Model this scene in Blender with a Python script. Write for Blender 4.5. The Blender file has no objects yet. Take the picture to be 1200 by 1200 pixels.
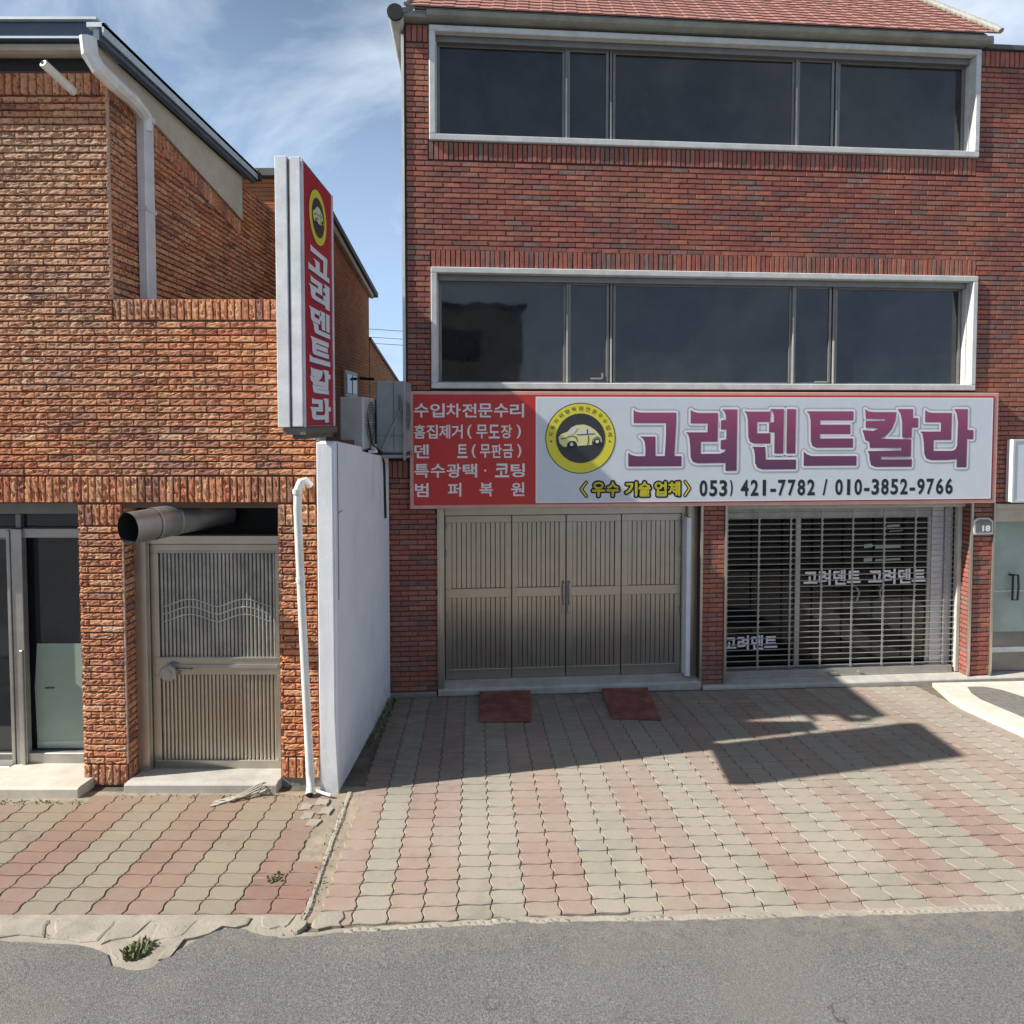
import bpy, bmesh, math, random
import numpy as np
from mathutils import Matrix, Vector, noise
random.seed(7); R = math.radians
scene = bpy.context.scene
C = scene.collection

# ------------------------------------------------------------------ camera, sky, sun, exposure
cam_d = bpy.data.cameras.new('camera'); cam = bpy.data.objects.new('camera', cam_d); C.objects.link(cam)
cam.location = (0, 0, 3.49); cam.rotation_euler = (R(88), 0, 0)
cam_d.sensor_width = 36; cam_d.lens = 21.0; cam_d.shift_y = -86/1200; cam_d.clip_end = 3000; cam_d.clip_start = .05
scene.camera = cam
SUN_EL, SUN_AZ = 40.3, 12.9           # light travels toward +X, turned 12.9 degrees toward +Y
sd = bpy.data.lights.new('sun', 'SUN'); sd.energy = 5.0; sd.angle = R(.53); sd.color = (1, .945, .86)
sun = bpy.data.objects.new('sun', sd); C.objects.link(sun)
tv = Vector((math.cos(R(SUN_AZ))*math.cos(R(SUN_EL)), math.sin(R(SUN_AZ))*math.cos(R(SUN_EL)), -math.sin(R(SUN_EL))))
sun.rotation_euler = tv.to_track_quat('-Z', 'Y').to_euler(); sun.location = (-20, -5, 20)
w = bpy.data.worlds.new('World'); scene.world = w; w.use_nodes = True
nt = w.node_tree; nt.nodes.clear()
wn = nt.nodes.new; wl = nt.links.new
sky = wn('ShaderNodeTexSky'); sky.sky_type = 'NISHITA'; sky.sun_disc = False
sky.sun_elevation = R(SUN_EL); sky.sun_rotation = R(270-SUN_AZ); sky.air_density = 1.0; sky.dust_density = 1.0; sky.ozone_density = 1.5
tc = wn('ShaderNodeTexCoord'); mp = wn('ShaderNodeMapping'); mp.inputs['Rotation'].default_value = (.3, .5, .45); mp.inputs['Scale'].default_value = (1.0, 3.4, 2.2)
n1 = wn('ShaderNodeTexNoise'); n1.inputs['Scale'].default_value = 1.7; n1.inputs['Detail'].default_value = 8; n1.inputs['Roughness'].default_value = .58; n1.inputs['Distortion'].default_value = .5
rp = wn('ShaderNodeValToRGB'); rp.color_ramp.elements[0].position = .44; rp.color_ramp.elements[1].position = .74
rp.color_ramp.elements[0].color = (0, 0, 0, 1); rp.color_ramp.elements[1].color = (.75, .75, .75, 1)
mx = wn('ShaderNodeMix'); mx.data_type = 'RGBA'; mx.inputs[7].default_value = (13.2, 14.4, 15.8, 1)
bg = wn('ShaderNodeBackground'); bg.inputs[1].default_value = .05; wo = wn('ShaderNodeOutputWorld')
wl(tc.outputs['Generated'], mp.inputs[0]); wl(mp.outputs[0], n1.inputs[0]); wl(n1.outputs[0], rp.inputs[0])
# thin high haze: paler toward the horizon all the way round
sx = wn('ShaderNodeSeparateXYZ'); wl(tc.outputs['Generated'], sx.inputs[0])
hr = wn('ShaderNodeMapRange'); hr.interpolation_type = 'SMOOTHSTEP'; hr.inputs[1].default_value = .78; hr.inputs[2].default_value = .05; hr.inputs[3].default_value = 0; hr.inputs[4].default_value = .9; wl(sx.outputs[2], hr.inputs[0])
hz = wn('ShaderNodeMix'); hz.data_type = 'RGBA'; hz.inputs[7].default_value = (6.8, 9.6, 13.7, 1); wl(hr.outputs[0], hz.inputs[0]); wl(sky.outputs[0], hz.inputs[6])
wl(rp.outputs[0], mx.inputs[0]); wl(hz.outputs[2], mx.inputs[6]); wl(mx.outputs[2], bg.inputs[0]); wl(bg.outputs[0], wo.inputs[0])
vs = scene.view_settings; vs.view_transform = 'Standard'; vs.look = 'None'; vs.gamma = 1; vs.exposure = 0.72; vs.use_curve_mapping = False

# ------------------------------------------------------------------ materials
def new_mat(name, rough=.8, metal=0, spec=.5):
    m = bpy.data.materials.new(name); m.use_nodes = True
    b = m.node_tree.nodes['Principled BSDF']
    b.inputs['Roughness'].default_value = rough; b.inputs['Metallic'].default_value = metal
    b.inputs['Specular IOR Level'].default_value = spec
    return m, m.node_tree, b
class NB:
    def __init__(s, t): s.t = t; s.pos = s.n('ShaderNodeNewGeometry').outputs['Position']
    def n(s, k): return s.t.nodes.new(k)
    def lk(s, a, b): s.t.links.new(a, b)
    def put(s, sock, v):
        if isinstance(v, bpy.types.NodeSocket): s.lk(v, sock)
        elif isinstance(v, (tuple, list)): sock.default_value = (*v, 1) if len(v) == 3 and sock.type == 'RGBA' else v
        else: sock.default_value = v
    def noise(s, scale, detail=4, rough=.55, vec=None, sc=None, dist=0, off=None):
        v = vec or s.pos
        if sc or off:
            m = s.n('ShaderNodeMapping'); s.lk(v, m.inputs[0])
            if sc: m.inputs['Scale'].default_value = sc
            if off: m.inputs['Location'].default_value = off
            v = m.outputs[0]
        x = s.n('ShaderNodeTexNoise'); s.lk(v, x.inputs[0]); x.inputs['Scale'].default_value = scale
        x.inputs['Detail'].default_value = detail; x.inputs['Roughness'].default_value = rough; x.inputs['Distortion'].default_value = dist
        return x.outputs[0]
    def vor(s, scale, feature='F1', sc=None):
        v = s.pos
        if sc:
            m = s.n('ShaderNodeMapping'); s.lk(v, m.inputs[0]); m.inputs['Scale'].default_value = sc; v = m.outputs[0]
        x = s.n('ShaderNodeTexVoronoi'); x.feature = feature; x.inputs['Scale'].default_value = scale; s.lk(v, x.inputs[0]); return x.outputs[0]
    def ramp(s, v, stops, const=False):
        r = s.n('ShaderNodeValToRGB'); s.lk(v, r.inputs[0]); e = r.color_ramp.elements
        if const: r.color_ramp.interpolation = 'CONSTANT'
        while len(e) < len(stops): e.new(.5)
        for i, (p, c) in enumerate(stops):
            e[i].position = p; e[i].color = (*c, 1) if isinstance(c, tuple) else (c, c, c, 1)
        return r.outputs[0]
    def mix(s, f, a, b, kind='MIX'):
        m = s.n('ShaderNodeMix'); m.data_type = 'RGBA'; m.blend_type = kind
        s.put(m.inputs[0], f); s.put(m.inputs[6], a); s.put(m.inputs[7], b); return m.outputs[2]
    def math(s, op, a, b=0, c=None):
        m = s.n('ShaderNodeMath'); m.operation = op; s.put(m.inputs[0], a); s.put(m.inputs[1], b)
        if c is not None: s.put(m.inputs[2], c)
        return m.outputs[0]
    def bump(s, b, h, strength=.4, dist=.01):
        k = s.n('ShaderNodeBump'); k.inputs['Strength'].default_value = strength; k.inputs['Distance'].default_value = dist
        s.lk(h, k.inputs['Height']); s.lk(k.outputs[0], b.inputs['Normal'])
    def rnd(s):
        a = s.n('ShaderNodeAttribute'); a.attribute_name = 'tint'
        o = s.n('ShaderNodeObjectInfo')
        return s.math('FRACT', s.math('ADD', a.outputs['Fac'], s.math('MULTIPLY', o.outputs['Random'], 7.31)))
    def axis(s, k):
        x = s.n('ShaderNodeSeparateXYZ'); s.lk(s.pos, x.inputs[0]); return x.outputs[k]
    def grad(s, v, a, b):
        m = s.n('ShaderNodeMapRange'); s.put(m.inputs[0], v); m.inputs[1].default_value = a; m.inputs[2].default_value = b; return m.outputs[0]

def plain(name, col, rough=.6, metal=0, var=.15, bscale=90, bstr=.12, dirt=None, dirt_amt=.5, spec=.5, dscale=3.0):
    m, t, b = new_mat(name, rough, metal, spec); k = NB(t)
    c2 = tuple(v*(1-var) for v in col); c1 = tuple(min(1, v*(1+var*.6)) for v in col)
    c = k.mix(k.ramp(k.noise(6, 6, .65), [(.3, 0), (.7, 1)]), c1, c2)
    if dirt:
        f = k.math('MULTIPLY', k.ramp(k.noise(dscale, 8, .7, off=(3, 1, 7)), [(.45, 0), (.72, 1)]), dirt_amt)
        c = k.mix(f, c, dirt)
    k.lk(c, b.inputs['Base Color']); k.bump(b, k.noise(bscale, 4), bstr, .004)
    return m

def brick_mat(name, pal, stain, kind):
    m, t, b = new_mat(name, .82 if kind == 'rough' else .72, spec=.3); k = NB(t)
    r = k.rnd()
    c = k.ramp(r, pal)
    blot = k.noise(26, 5, .65)
    c = k.mix(k.math('MULTIPLY', k.ramp(blot, [(.35, 1), (.62, 0)]), .55), c, k.mix(1.0, c, (.55, .5, .5), 'MULTIPLY'))
    fine = k.noise(150, 3, .7)
    c = k.mix(k.math('MULTIPLY', k.ramp(fine, [(.55, 0), (.75, 1)]), .35), c, stain)
    big = k.noise(1.1, 5, .6, off=(5, 2, 1))
    if kind == 'rough':
        # weathered, paler bricks high on the left of the front wall
        fx = k.grad(k.axis(0), -2.3, -3.9); fz = k.grad(k.axis(2), 3.2, 5.2); fz2 = k.grad(k.axis(2), 6.12, 5.9)
        f = k.math('MULTIPLY', k.math('MULTIPLY', fx, fz), k.math('MULTIPLY', k.math('MULTIPLY', fz2, k.grad(k.axis(1), 5.24, 5.215)), k.ramp(k.noise(9, 6, .7), [(.25, .35), (.7, 1)])))
        c = k.mix(k.math('MULTIPLY', f, .7), c, (.60, .42, .27))
        f2 = k.math('MULTIPLY', k.ramp(k.noise(42, 3, .6, off=(1, 4, 2)), [(.56, 0), (.62, 1)]), k.grad(k.axis(0), 0.5, -3.6))
        c = k.mix(k.math('MULTIPLY', f2, .85), c, (.09, .05, .04))
        c = k.mix(k.math('MULTIPLY', k.ramp(big, [(.45, 0), (.7, 1)]), .35), c, (.30, .24, .20))
    else:
        c = k.mix(k.math('MULTIPLY', k.ramp(big, [(.5, 0), (.68, 1)]), .5), c, (.15, .115, .105))
        c = k.mix(k.math('MULTIPLY', k.ramp(k.noise(.9, 4, .6, off=(1, 8, 4)), [(.5, 0), (.66, 1)]), .4), c, (.50, .20, .11))
        c = k.mix(k.math('MULTIPLY', k.ramp(k.noise(7, 5, .6, off=(9, 3, 3)), [(.6, 0), (.75, 1)]), .35), c, (.30, .26, .22))
    stk = k.ramp(k.noise(3.2, 6, .7, sc=(1, 1, .13), off=(3, 8, 1)), [(.52, 0), (.72, 1)]); c = k.mix(k.math('MULTIPLY', stk, .4), c, (.12, .085, .07))
    k.lk(c, b.inputs['Base Color'])
    h = k.math('ADD', k.noise(60, 5, .65), k.math('MULTIPLY', k.noise(240, 3, .6), .4))
    k.bump(b, h, .4 if kind == 'rough' else .35, .008)
    return m

M = {}
M['brick_l'] = brick_mat('rough_brick', [(0, (.56, .21, .10)), (.25, (.66, .27, .125)), (.5, (.72, .36, .18)), (.72, (.58, .20, .10)), (.86, (.34, .14, .09)), (.91, (.66, .29, .13)), (1, (.76, .45, .27))], (.62, .47, .32), 'rough')
M['brick_r'] = brick_mat('red_brick', [(0, (.36, .12, .09)), (.25, (.29, .095, .075)), (.45, (.41, .135, .09)), (.62, (.31, .105, .085)), (.76, (.20, .105, .09)), (.84, (.24, .155, .14)), (.92, (.44, .165, .10)), (1, (.35, .14, .11))], (.42, .25, .18), 'smooth')
M['mortar_l'] = plain('mortar_warm', (.11, .062, .042), .95, bscale=60, bstr=.5)
M['mortar_r'] = plain('mortar_dark', (.06, .037, .032), .95, bscale=60, bstr=.5)
M['mortar_pale'] = plain('mortar_pale', (.50, .34, .26), .95, bscale=60, bstr=.5, dirt=(.3, .2, .15))
M['frame_white'] = plain('window_frame_white', (.60, .61, .59), .5, dirt=(.36, .35, .32), dirt_amt=.5, dscale=5)
M['alu'] = plain('brushed_aluminium', (.40, .385, .36), .42, .55, dirt=(.24, .22, .19))
M['alu_dark'] = plain('dark_aluminium', (.20, .195, .185), .45, .4)
M['bronze_dark'] = plain('dark_door_panel', (.17, .14, .105), .45, .5)
M['bronze'] = plain('tarnished_door_metal', (.47, .44, .385), .30, .85, var=.08, dirt=(.33, .30, .25), dirt_amt=.4, dscale=1.5)
M['bronze_frame'] = plain('door_frame_metal', (.52, .48, .41), .32, .75, var=.08, dirt=(.36, .32, .26), dirt_amt=.4)
M['sill'] = plain('pale_sill_metal', (.50, .49, .44), .6, dirt=(.3, .29, .26))
M['beige'] = plain('beige_board', (.50, .44, .35), .8, dirt=(.36, .31, .25), dirt_amt=.35)
M['bluemetal'] = plain('blue_grey_sheet_metal', (.055, .085, .12), .4, .3, dirt=(.10, .12, .14))
M['bluelight'] = plain('pale_flashing', (.45, .52, .56), .4, .3)
M['pvc'] = plain('white_pvc', (.74, .74, .71), .4, dirt=(.45, .42, .36), dirt_amt=.45, dscale=4)
M['downpipe'] = plain('grey_downpipe', (.60, .58, .60), .5, dirt=(.42, .4, .4), dirt_amt=.3)
M['whitewall'] = plain('white_painted_wall', (.74, .76, .79), .75, var=.06, bscale=25, bstr=.25, dirt=(.50, .52, .55), dirt_amt=.4, dscale=2)
def painted_wall():
    m, t, b = new_mat('weathered_white_paint', .75, spec=.3); k = NB(t)
    c = k.mix(k.ramp(k.noise(2.5, 6, .65), [(.35, 0), (.7, 1)]), (.80, .81, .83), (.73, .745, .775))
    st = k.ramp(k.noise(5, 6, .7, sc=(1, 1, .16), off=(2, 5, 0)), [(.55, 0), (.74, 1)]); c = k.mix(k.math('MULTIPLY', st, .35), c, (.42, .42, .41))
    base = k.math('MULTIPLY', k.grad(k.axis(2), .75, .15), k.ramp(k.noise(7, 6, .7), [(.3, .2), (.65, 1)])); c = k.mix(k.math('MULTIPLY', base, .55), c, (.33, .31, .27))
    sc_ = k.ramp(k.noise(22, 4, .7, off=(3, 3, 3)), [(.66, 0), (.72, 1)]); c = k.mix(k.math('MULTIPLY', sc_, .3), c, (.40, .39, .37))
    k.lk(c, b.inputs['Base Color']); k.bump(b, k.math('ADD', k.noise(9, 5, .6), k.math('MULTIPLY', k.noise(60, 3), .3)), .22, .010); return m
M['painted_wall'] = painted_wall()
M['concrete'] = plain('concrete', (.44, .42, .38), .9, bscale=70, bstr=.5, dirt=(.24, .225, .20), dirt_amt=.6, dscale=4)
M['concrete_dark'] = plain('concrete_dark', (.26, .25, .23), .9, bscale=70, bstr=.5, dirt=(.13, .12, .11), dirt_amt=.6)
M['stone_pale'] = plain('pale_stone_step', (.56, .52, .44), .7, bscale=80, bstr=.2, dirt=(.40, .36, .30), dirt_amt=.5)
M['kerb_pale'] = plain('pale_kerb_concrete', (.62, .58, .50), .85, bscale=60, bstr=.4, dirt=(.42, .38, .31), dirt_amt=.5)
M['crust'] = plain('broken_cement', (.32, .29, .235), .95, var=.25, bscale=50, bstr=.8, dirt=(.27, .25, .22), dirt_amt=.7, dscale=7)
M['black'] = plain('black_void', (.012, .012, .013), .7)
M['dark'] = plain('dark_interior', (.018, .018, .02), .8)
M['shutter'] = plain('shutter_steel', (.34, .335, .31), .5, .4, dirt=(.2, .19, .17))
M['rust'] = plain('rusty_red_steel', (.19, .05, .035), .6, .1, var=.35, dirt=(.33, .17, .12), dirt_amt=.8, dscale=5)
M['rustframe'] = plain('rusted_sign_frame', (.16, .15, .13), .7, .3, dirt=(.22, .12, .06), dirt_amt=.6, dscale=9)
M['signwhite'] = plain('sign_white', (.62, .66, .71), .45, var=.04, bstr=.03)
M['signred'] = plain('sign_red', (.52, .035, .03), .42, var=.06, bstr=.03)
M['signcrimson'] = plain('sign_crimson', (.42, .012, .03), .42, var=.06, bstr=.03)
M['signborder'] = plain('sign_border_pink', (.62, .36, .30), .5, .1)
M['ink_white'] = plain('print_white', (.78, .76, .77), .5, var=.03, bstr=.02)
M['ink_black'] = plain('print_black', (.012, .015, .017), .5, bstr=.02)
M['ink_yellow'] = plain('print_yellow', (.74, .66, .05), .5, var=.05, bstr=.02)
M['ink_pale_yellow'] = plain('print_pale_yellow', (.70, .68, .30), .5, var=.05, bstr=.02)
M['ink_charcoal'] = plain('print_charcoal', (.035, .04, .045), .5, bstr=.02)
M['ink_navy'] = plain('print_navy', (.05, .05, .14), .5, bstr=.02)
M['ink_shadow'] = plain('print_grey_halo', (.40, .46, .50), .5, bstr=.02)
M['signfront'] = plain('sign_case_white', (.78, .79, .79), .4, 0, dirt=(.42, .44, .45), dirt_amt=.6, dscale=2.5)
M['ac'] = plain('air_conditioner_case', (.50, .50, .48), .5, dirt=(.34, .34, .33), dirt_amt=.35)
M['acgrey'] = plain('grey_air_conditioner_case', (.30, .315, .33), .5, dirt=(.22, .23, .24), dirt_amt=.35)
M['duct'] = plain('galvanised_duct', (.30, .31, .32), .38, .7, dirt=(.15, .15, .15))
M['film'] = plain('green_window_film', (.26, .34, .28), .5, var=.06, bstr=.03)
M['cloth'] = plain('dirty_cloth', (.45, .42, .35), .95, dirt=(.2, .18, .15))
M['coping'] = plain('dark_coping', (.10, .10, .105), .7)
M['fascia_grey'] = plain('weathered_eave_board', (.30, .31, .27), .8, dirt=(.16, .155, .13), dirt_amt=.6)
M['leaf'] = plain('weed_leaf', (.12, .155, .06), .75, var=.45, dirt=(.30, .27, .14), dirt_amt=.85, dscale=60)
M['twig'] = plain('dry_twig', (.30, .24, .15), .9)

def purple():
    m, t, b = new_mat('print_purple_fade', .5); k = NB(t)
    z = k.axis(2); c = k.ramp(k.grad(z, 2.85, 3.7), [(0, (.115, .038, .10)), (.55, (.23, .048, .12)), (1, (.36, .075, .17))])
    k.lk(c, b.inputs['Base Color']); return m
M['ink_purple'] = purple()

def glass(name, tint=(.012, .016, .024), rough=.035, wav=.03, film=.5):
    m, t, b = new_mat(name, rough, 0, .5); k = NB(t)
    c = k.mix(k.math('MULTIPLY', k.ramp(k.noise(2.2, 5, .6), [(.35, 0), (.75, 1)]), film), tint, tuple(min(1, v*2.2+.012) for v in tint))
    k.lk(c, b.inputs['Base Color']); k.bump(b, k.noise(1.6, 2, .4), wav, .05)
    b.inputs['IOR'].default_value = 1.56
    rr = k.ramp(k.noise(5, 4, .6, off=(2, 2, 2)), [(.3, rough*.6), (.8, rough*2.6)]); k.lk(rr, b.inputs['Roughness'])
    return m
M['glass'] = glass('tinted_window_glass', (.011, .012, .014), .03, .06, .8)
M['glass_b'] = glass('tinted_window_glass_grey', (.015, .014, .015), .05, .08, .8)
M['glass_low'] = glass('tinted_shop_glass', (.010, .014, .018))
M['glass_green'] = glass('frosted_green_glass', (.27, .33, .30), .12, .01, .25)
def clear_glass():
    m = bpy.data.materials.new('clear_shop_glass'); m.use_nodes = True; t = m.node_tree; t.nodes.clear()
    o = t.nodes.new('ShaderNodeOutputMaterial'); x = t.nodes.new('ShaderNodeMixShader'); tr = t.nodes.new('ShaderNodeBsdfTransparent')
    g = t.nodes.new('ShaderNodeBsdfGlossy'); f = t.nodes.new('ShaderNodeFresnel'); f.inputs[0].default_value = 1.38
    g.inputs['Roughness'].default_value = .03; tr.inputs[0].default_value = (.42, .44, .45, 1)
    t.links.new(f.outputs[0], x.inputs[0]); t.links.new(tr.outputs[0], x.inputs[1]); t.links.new(g.outputs[0], x.inputs[2]); t.links.new(x.outputs[0], o.inputs[0])
    return m
M['glass_clear'] = clear_glass()

def paver_mat(name, col, col2, dirt, damt):
    m, t, b = new_mat(name, .9, spec=.25); k = NB(t)
    c = k.mix(k.rnd(), col, col2)
    c = k.mix(k.math('MULTIPLY', k.ramp(k.noise(120, 3, .7), [(.5, 0), (.7, 1)]), .4), c, tuple(v*.6 for v in col))
    dust = k.math('MAXIMUM', k.ramp(k.noise(1.15, 7, .62, off=(2.2, .4, 0)), [(.36, 0), (.62, 1)]), k.math('MULTIPLY', k.grad(k.math('ADD', k.axis(0), k.noise(2.5, 5, .6)), 3.9, 5.4), 1.15))
    c = k.mix(k.math('MULTIPLY', dust, damt), c, dirt)
    fade = k.ramp(k.noise(.75, 6, .65, off=(6, 3, 1)), [(.42, 0), (.6, 1)])
    c = k.mix(k.math('MULTIPLY', fade, .6), c, tuple((p+q)/2 for p, q in zip(dirt, (.30, .27, .225))))
    # damp grime and painted-in shade in the corner by the white wall and along the door step
    grime_shade = k.math('MAXIMUM', k.math('MULTIPLY', k.grad(k.axis(0), .2, -1.2), k.grad(k.axis(1), 4.9, 5.7)), k.math('MULTIPLY', k.grad(k.axis(1), 5.6, 7.2), k.grad(k.axis(0), 3.6, 1.6)))
    grime_shade = k.math('MULTIPLY', grime_shade, k.ramp(k.noise(4, 6, .7, off=(2, 9, 4)), [(.3, .25), (.62, 1)]))
    c = k.mix(k.math('MULTIPLY', grime_shade, .7), c, (.12, .11, .10))
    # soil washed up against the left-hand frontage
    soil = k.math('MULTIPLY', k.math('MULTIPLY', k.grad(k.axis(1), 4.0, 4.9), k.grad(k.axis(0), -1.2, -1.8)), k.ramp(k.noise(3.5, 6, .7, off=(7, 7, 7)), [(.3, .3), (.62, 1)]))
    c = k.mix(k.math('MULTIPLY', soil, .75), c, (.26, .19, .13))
    c = k.mix(k.math('MULTIPLY', k.ramp(k.noise(14, 5, .7, off=(1, 1, 1)), [(.56, 0), (.72, 1)]), .35), c, (.20, .19, .15))
    scr = k.ramp(k.noise(3.0, 6, .7, sc=(.5, 3.2, 1), off=(4, 0, 0)), [(.64, 0), (.74, 1)])
    c = k.mix(k.math('MULTIPLY', scr, .4), c, (.46, .42, .36))
    oil = k.ramp(k.noise(1.9, 5, .7, off=(8, 3, 2)), [(.60, 0), (.70, 1)]); c = k.mix(k.math('MULTIPLY', oil, .35), c, (.13, .12, .105))
    rb = k.ramp(k.noise(.8, 3, .6, off=(1, 9, 2)), [(.5, 0), (.65, 1)]); c = k.mix(k.math('MULTIPLY', rb, .22), c, (.20, .17, .14))
    k.lk(c, b.inputs['Base Color'])
    k.bump(b, k.math('ADD', k.noise(160, 4, .7), k.math('MULTIPLY', k.noise(18, 4, .6), .7)), .35, .006)
    return m
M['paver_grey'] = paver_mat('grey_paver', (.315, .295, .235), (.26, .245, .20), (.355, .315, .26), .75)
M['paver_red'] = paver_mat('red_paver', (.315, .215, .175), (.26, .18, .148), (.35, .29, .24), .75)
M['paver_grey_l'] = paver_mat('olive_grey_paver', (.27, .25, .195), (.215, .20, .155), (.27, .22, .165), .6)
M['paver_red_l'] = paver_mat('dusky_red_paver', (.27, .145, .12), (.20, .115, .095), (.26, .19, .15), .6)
M['soil'] = plain('soil_and_cement', (.30, .25, .19), .98, var=.3, bscale=60, bstr=.8, dirt=(.17, .15, .10), dirt_amt=.7, dscale=9)
M['joint'] = plain('sand_joint', (.095, .082, .062), .98, var=.3, bscale=90, bstr=.6, dirt=(.30, .26, .2), dirt_amt=.6, dscale=2.5)
def asphalt():
    m, t, b = new_mat('worn_asphalt', .9, spec=.3); k = NB(t)
    v = k.noise(95, 4, .75); c = k.ramp(v, [(.3, (.065, .065, .067)), (.48, (.165, .163, .158)), (.6, (.25, .245, .235)), (.74, (.42, .41, .38))])
    big = k.ramp(k.noise(1.3, 6, .6), [(.35, 0), (.7, 1)]); c = k.mix(k.math('MULTIPLY', big, .45), c, (.125, .12, .115))
    pat = k.ramp(k.noise(.5, 3, .5, off=(3, 0, 0)), [(.5, 0), (.62, 1)]); c = k.mix(k.math('MULTIPLY', pat, .35), c, (.24, .23, .21))
    grit = k.math('MULTIPLY', k.grad(k.axis(1), 3.25, 3.6), k.ramp(k.noise(14, 5, .7), [(.42, 0), (.6, 1)])); c = k.mix(k.math('MULTIPLY', grit, .6), c, (.27, .24, .195))
    wv = k.n('ShaderNodeTexVoronoi'); wv.feature = 'DISTANCE_TO_EDGE'; wv.inputs['Scale'].default_value = .8
    vm = k.n('ShaderNodeVectorMath'); vm.operation = 'ADD'; nz_ = k.n('ShaderNodeTexNoise'); nz_.inputs['Scale'].default_value = 2.2; nz_.inputs['Detail'].default_value = 6; k.lk(k.pos, nz_.inputs[0])
    k.lk(k.pos, vm.inputs[0]); k.lk(nz_.outputs[1], vm.inputs[1]); k.lk(vm.outputs[0], wv.inputs[0])
    cr = k.math('MULTIPLY', k.ramp(wv.outputs[0], [(.0, 1), (.008, 0)]), k.ramp(k.noise(1.1, 2, .5, off=(6, 6, 6)), [(.5, 0), (.6, .8)])); c = k.mix(cr, c, (.04, .04, .04))
    k.lk(c, b.inputs['Base Color']); k.bump(b, k.math('ADD', v, k.noise(240, 2)), .7, .01); return m
M['asphalt'] = asphalt()
def tile_mat():
    m, t, b = new_mat('terracotta_roof_tile', .85, spec=.2); k = NB(t)
    c = k.ramp(k.rnd(), [(0, (.34, .17, .14)), (.5, (.38, .185, .15)), (1, (.31, .155, .13))])
    c = k.mix(k.math('MULTIPLY', k.ramp(k.noise(3, 6, .7), [(.5, 0), (.7, 1)]), .4), c, (.25, .17, .14))
    k.lk(c, b.inputs['Base Color']); k.bump(b, k.noise(80, 4), .4, .006); return m
M['tile'] = tile_mat()
def far_brick():
    m, t, b = new_mat('far_brick_texture', .85, spec=.2); k = NB(t)
    v = k.n('ShaderNodeCombineXYZ'); s = k.n('ShaderNodeSeparateXYZ'); k.lk(k.pos, s.inputs[0]); k.lk(s.outputs[1], v.inputs[0]); k.lk(s.outputs[2], v.inputs[1])
    br = k.n('ShaderNodeTexBrick'); k.lk(v.outputs[0], br.inputs[0]); br.inputs['Scale'].default_value = 1.0
    br.inputs['Brick Width'].default_value = .21; br.inputs['Row Height'].default_value = .066; br.inputs['Mortar Size'].default_value = .008
    br.inputs['Color1'].default_value = (.50, .19, .07, 1); br.inputs['Color2'].default_value = (.36, .12, .05, 1); br.inputs['Mortar'].default_value = (.14, .08, .05, 1)
    c = k.mix(k.math('MULTIPLY', k.ramp(k.noise(1.5, 6, .7), [(.4, 0), (.7, 1)]), .5), br.outputs[0], (.45, .26, .12))
    k.lk(c, b.inputs['Base Color']); k.bump(b, k.math('SUBTRACT', 1.0, br.outputs[1]), .6, .01); return m
M['far_brick'] = far_brick()

# ------------------------------------------------------------------ mesh helpers
class MB:
    def __init__(s): s.v = []; s.f = []
    def add(s, vs, fs, F=None):
        n = len(s.v)
        s.v += [tuple(F @ Vector(p)) if F is not None else tuple(p) for p in vs]
        s.f += [tuple(i+n for i in f) for f in fs]
    def box(s, x0, x1, y0, y1, z0, z1, F=None):
        s.add([(x, y, z) for z in (z0, z1) for y in (y0, y1) for x in (x0, x1)],
              [(0, 2, 3, 1), (4, 5, 7, 6), (0, 1, 5, 4), (1, 3, 7, 5), (3, 2, 6, 7), (2, 0, 4, 6)], F)
    def quad(s, p, F=None): s.add(p, [tuple(range(len(p)))], F)
    def prism(s, poly, axis, a, b, F=None):
        # poly of 2-D points extruded along axis (0,1,2) from a to b
        def P(p, t):
            q = [0, 0, 0]; o = [i for i in (0, 1, 2) if i != axis]; q[o[0]] = p[0]; q[o[1]] = p[1]; q[axis] = t; return tuple(q)
        n = len(poly)
        s.add([P(p, a) for p in poly]+[P(p, b) for p in poly],
              [tuple(range(n)), tuple(range(2*n-1, n-1, -1))]+[(i, i+n, (i+1) % n+n, (i+1) % n) for i in range(n)], F)
    def tube(s, pts, r, seg=10, cap=True, F=None, r2=None):
        pts = [Vector(p) for p in pts]; rings = []
        up = None
        for i, p in enumerate(pts):
            d = (pts[min(i+1, len(pts)-1)]-pts[max(i-1, 0)]).normalized()
            if up is None: up = d.orthogonal().normalized()
            a = (up-d*up.dot(d)).normalized(); bb = d.cross(a); up = a
            rr = r if r2 is None else r+(r2-r)*i/(len(pts)-1)
            rings.append([p+a*rr*math.cos(2*math.pi*k/seg)+bb*rr*math.sin(2*math.pi*k/seg) for k in range(seg)])
        fs = [(i*seg+k, i*seg+(k+1) % seg, (i+1)*seg+(k+1) % seg, (i+1)*seg+k) for i in range(len(rings)-1) for k in range(seg)]
        if cap: fs += [tuple(range(seg))[::-1], tuple(range((len(rings)-1)*seg, len(rings)*seg))]
        s.add([p for q in rings for p in q], fs, F)
WM = {}
def props(o, label=None, cat=None, group=None, kind=None):
    for k, v in (('label', label), ('category', cat), ('group', group), ('kind', kind)):
        if v: o[k] = v
    return o
def root(name, loc, rz=0, label=None, cat=None, group=None):
    o = bpy.data.objects.new(name, None); C.objects.link(o); o.location = loc; o.rotation_euler = (0, 0, rz); o.empty_display_size = .2
    WM[o.name] = Matrix.Translation(loc) @ Matrix.Rotation(rz, 4, 'Z'); return props(o, label, cat, group)
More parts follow.
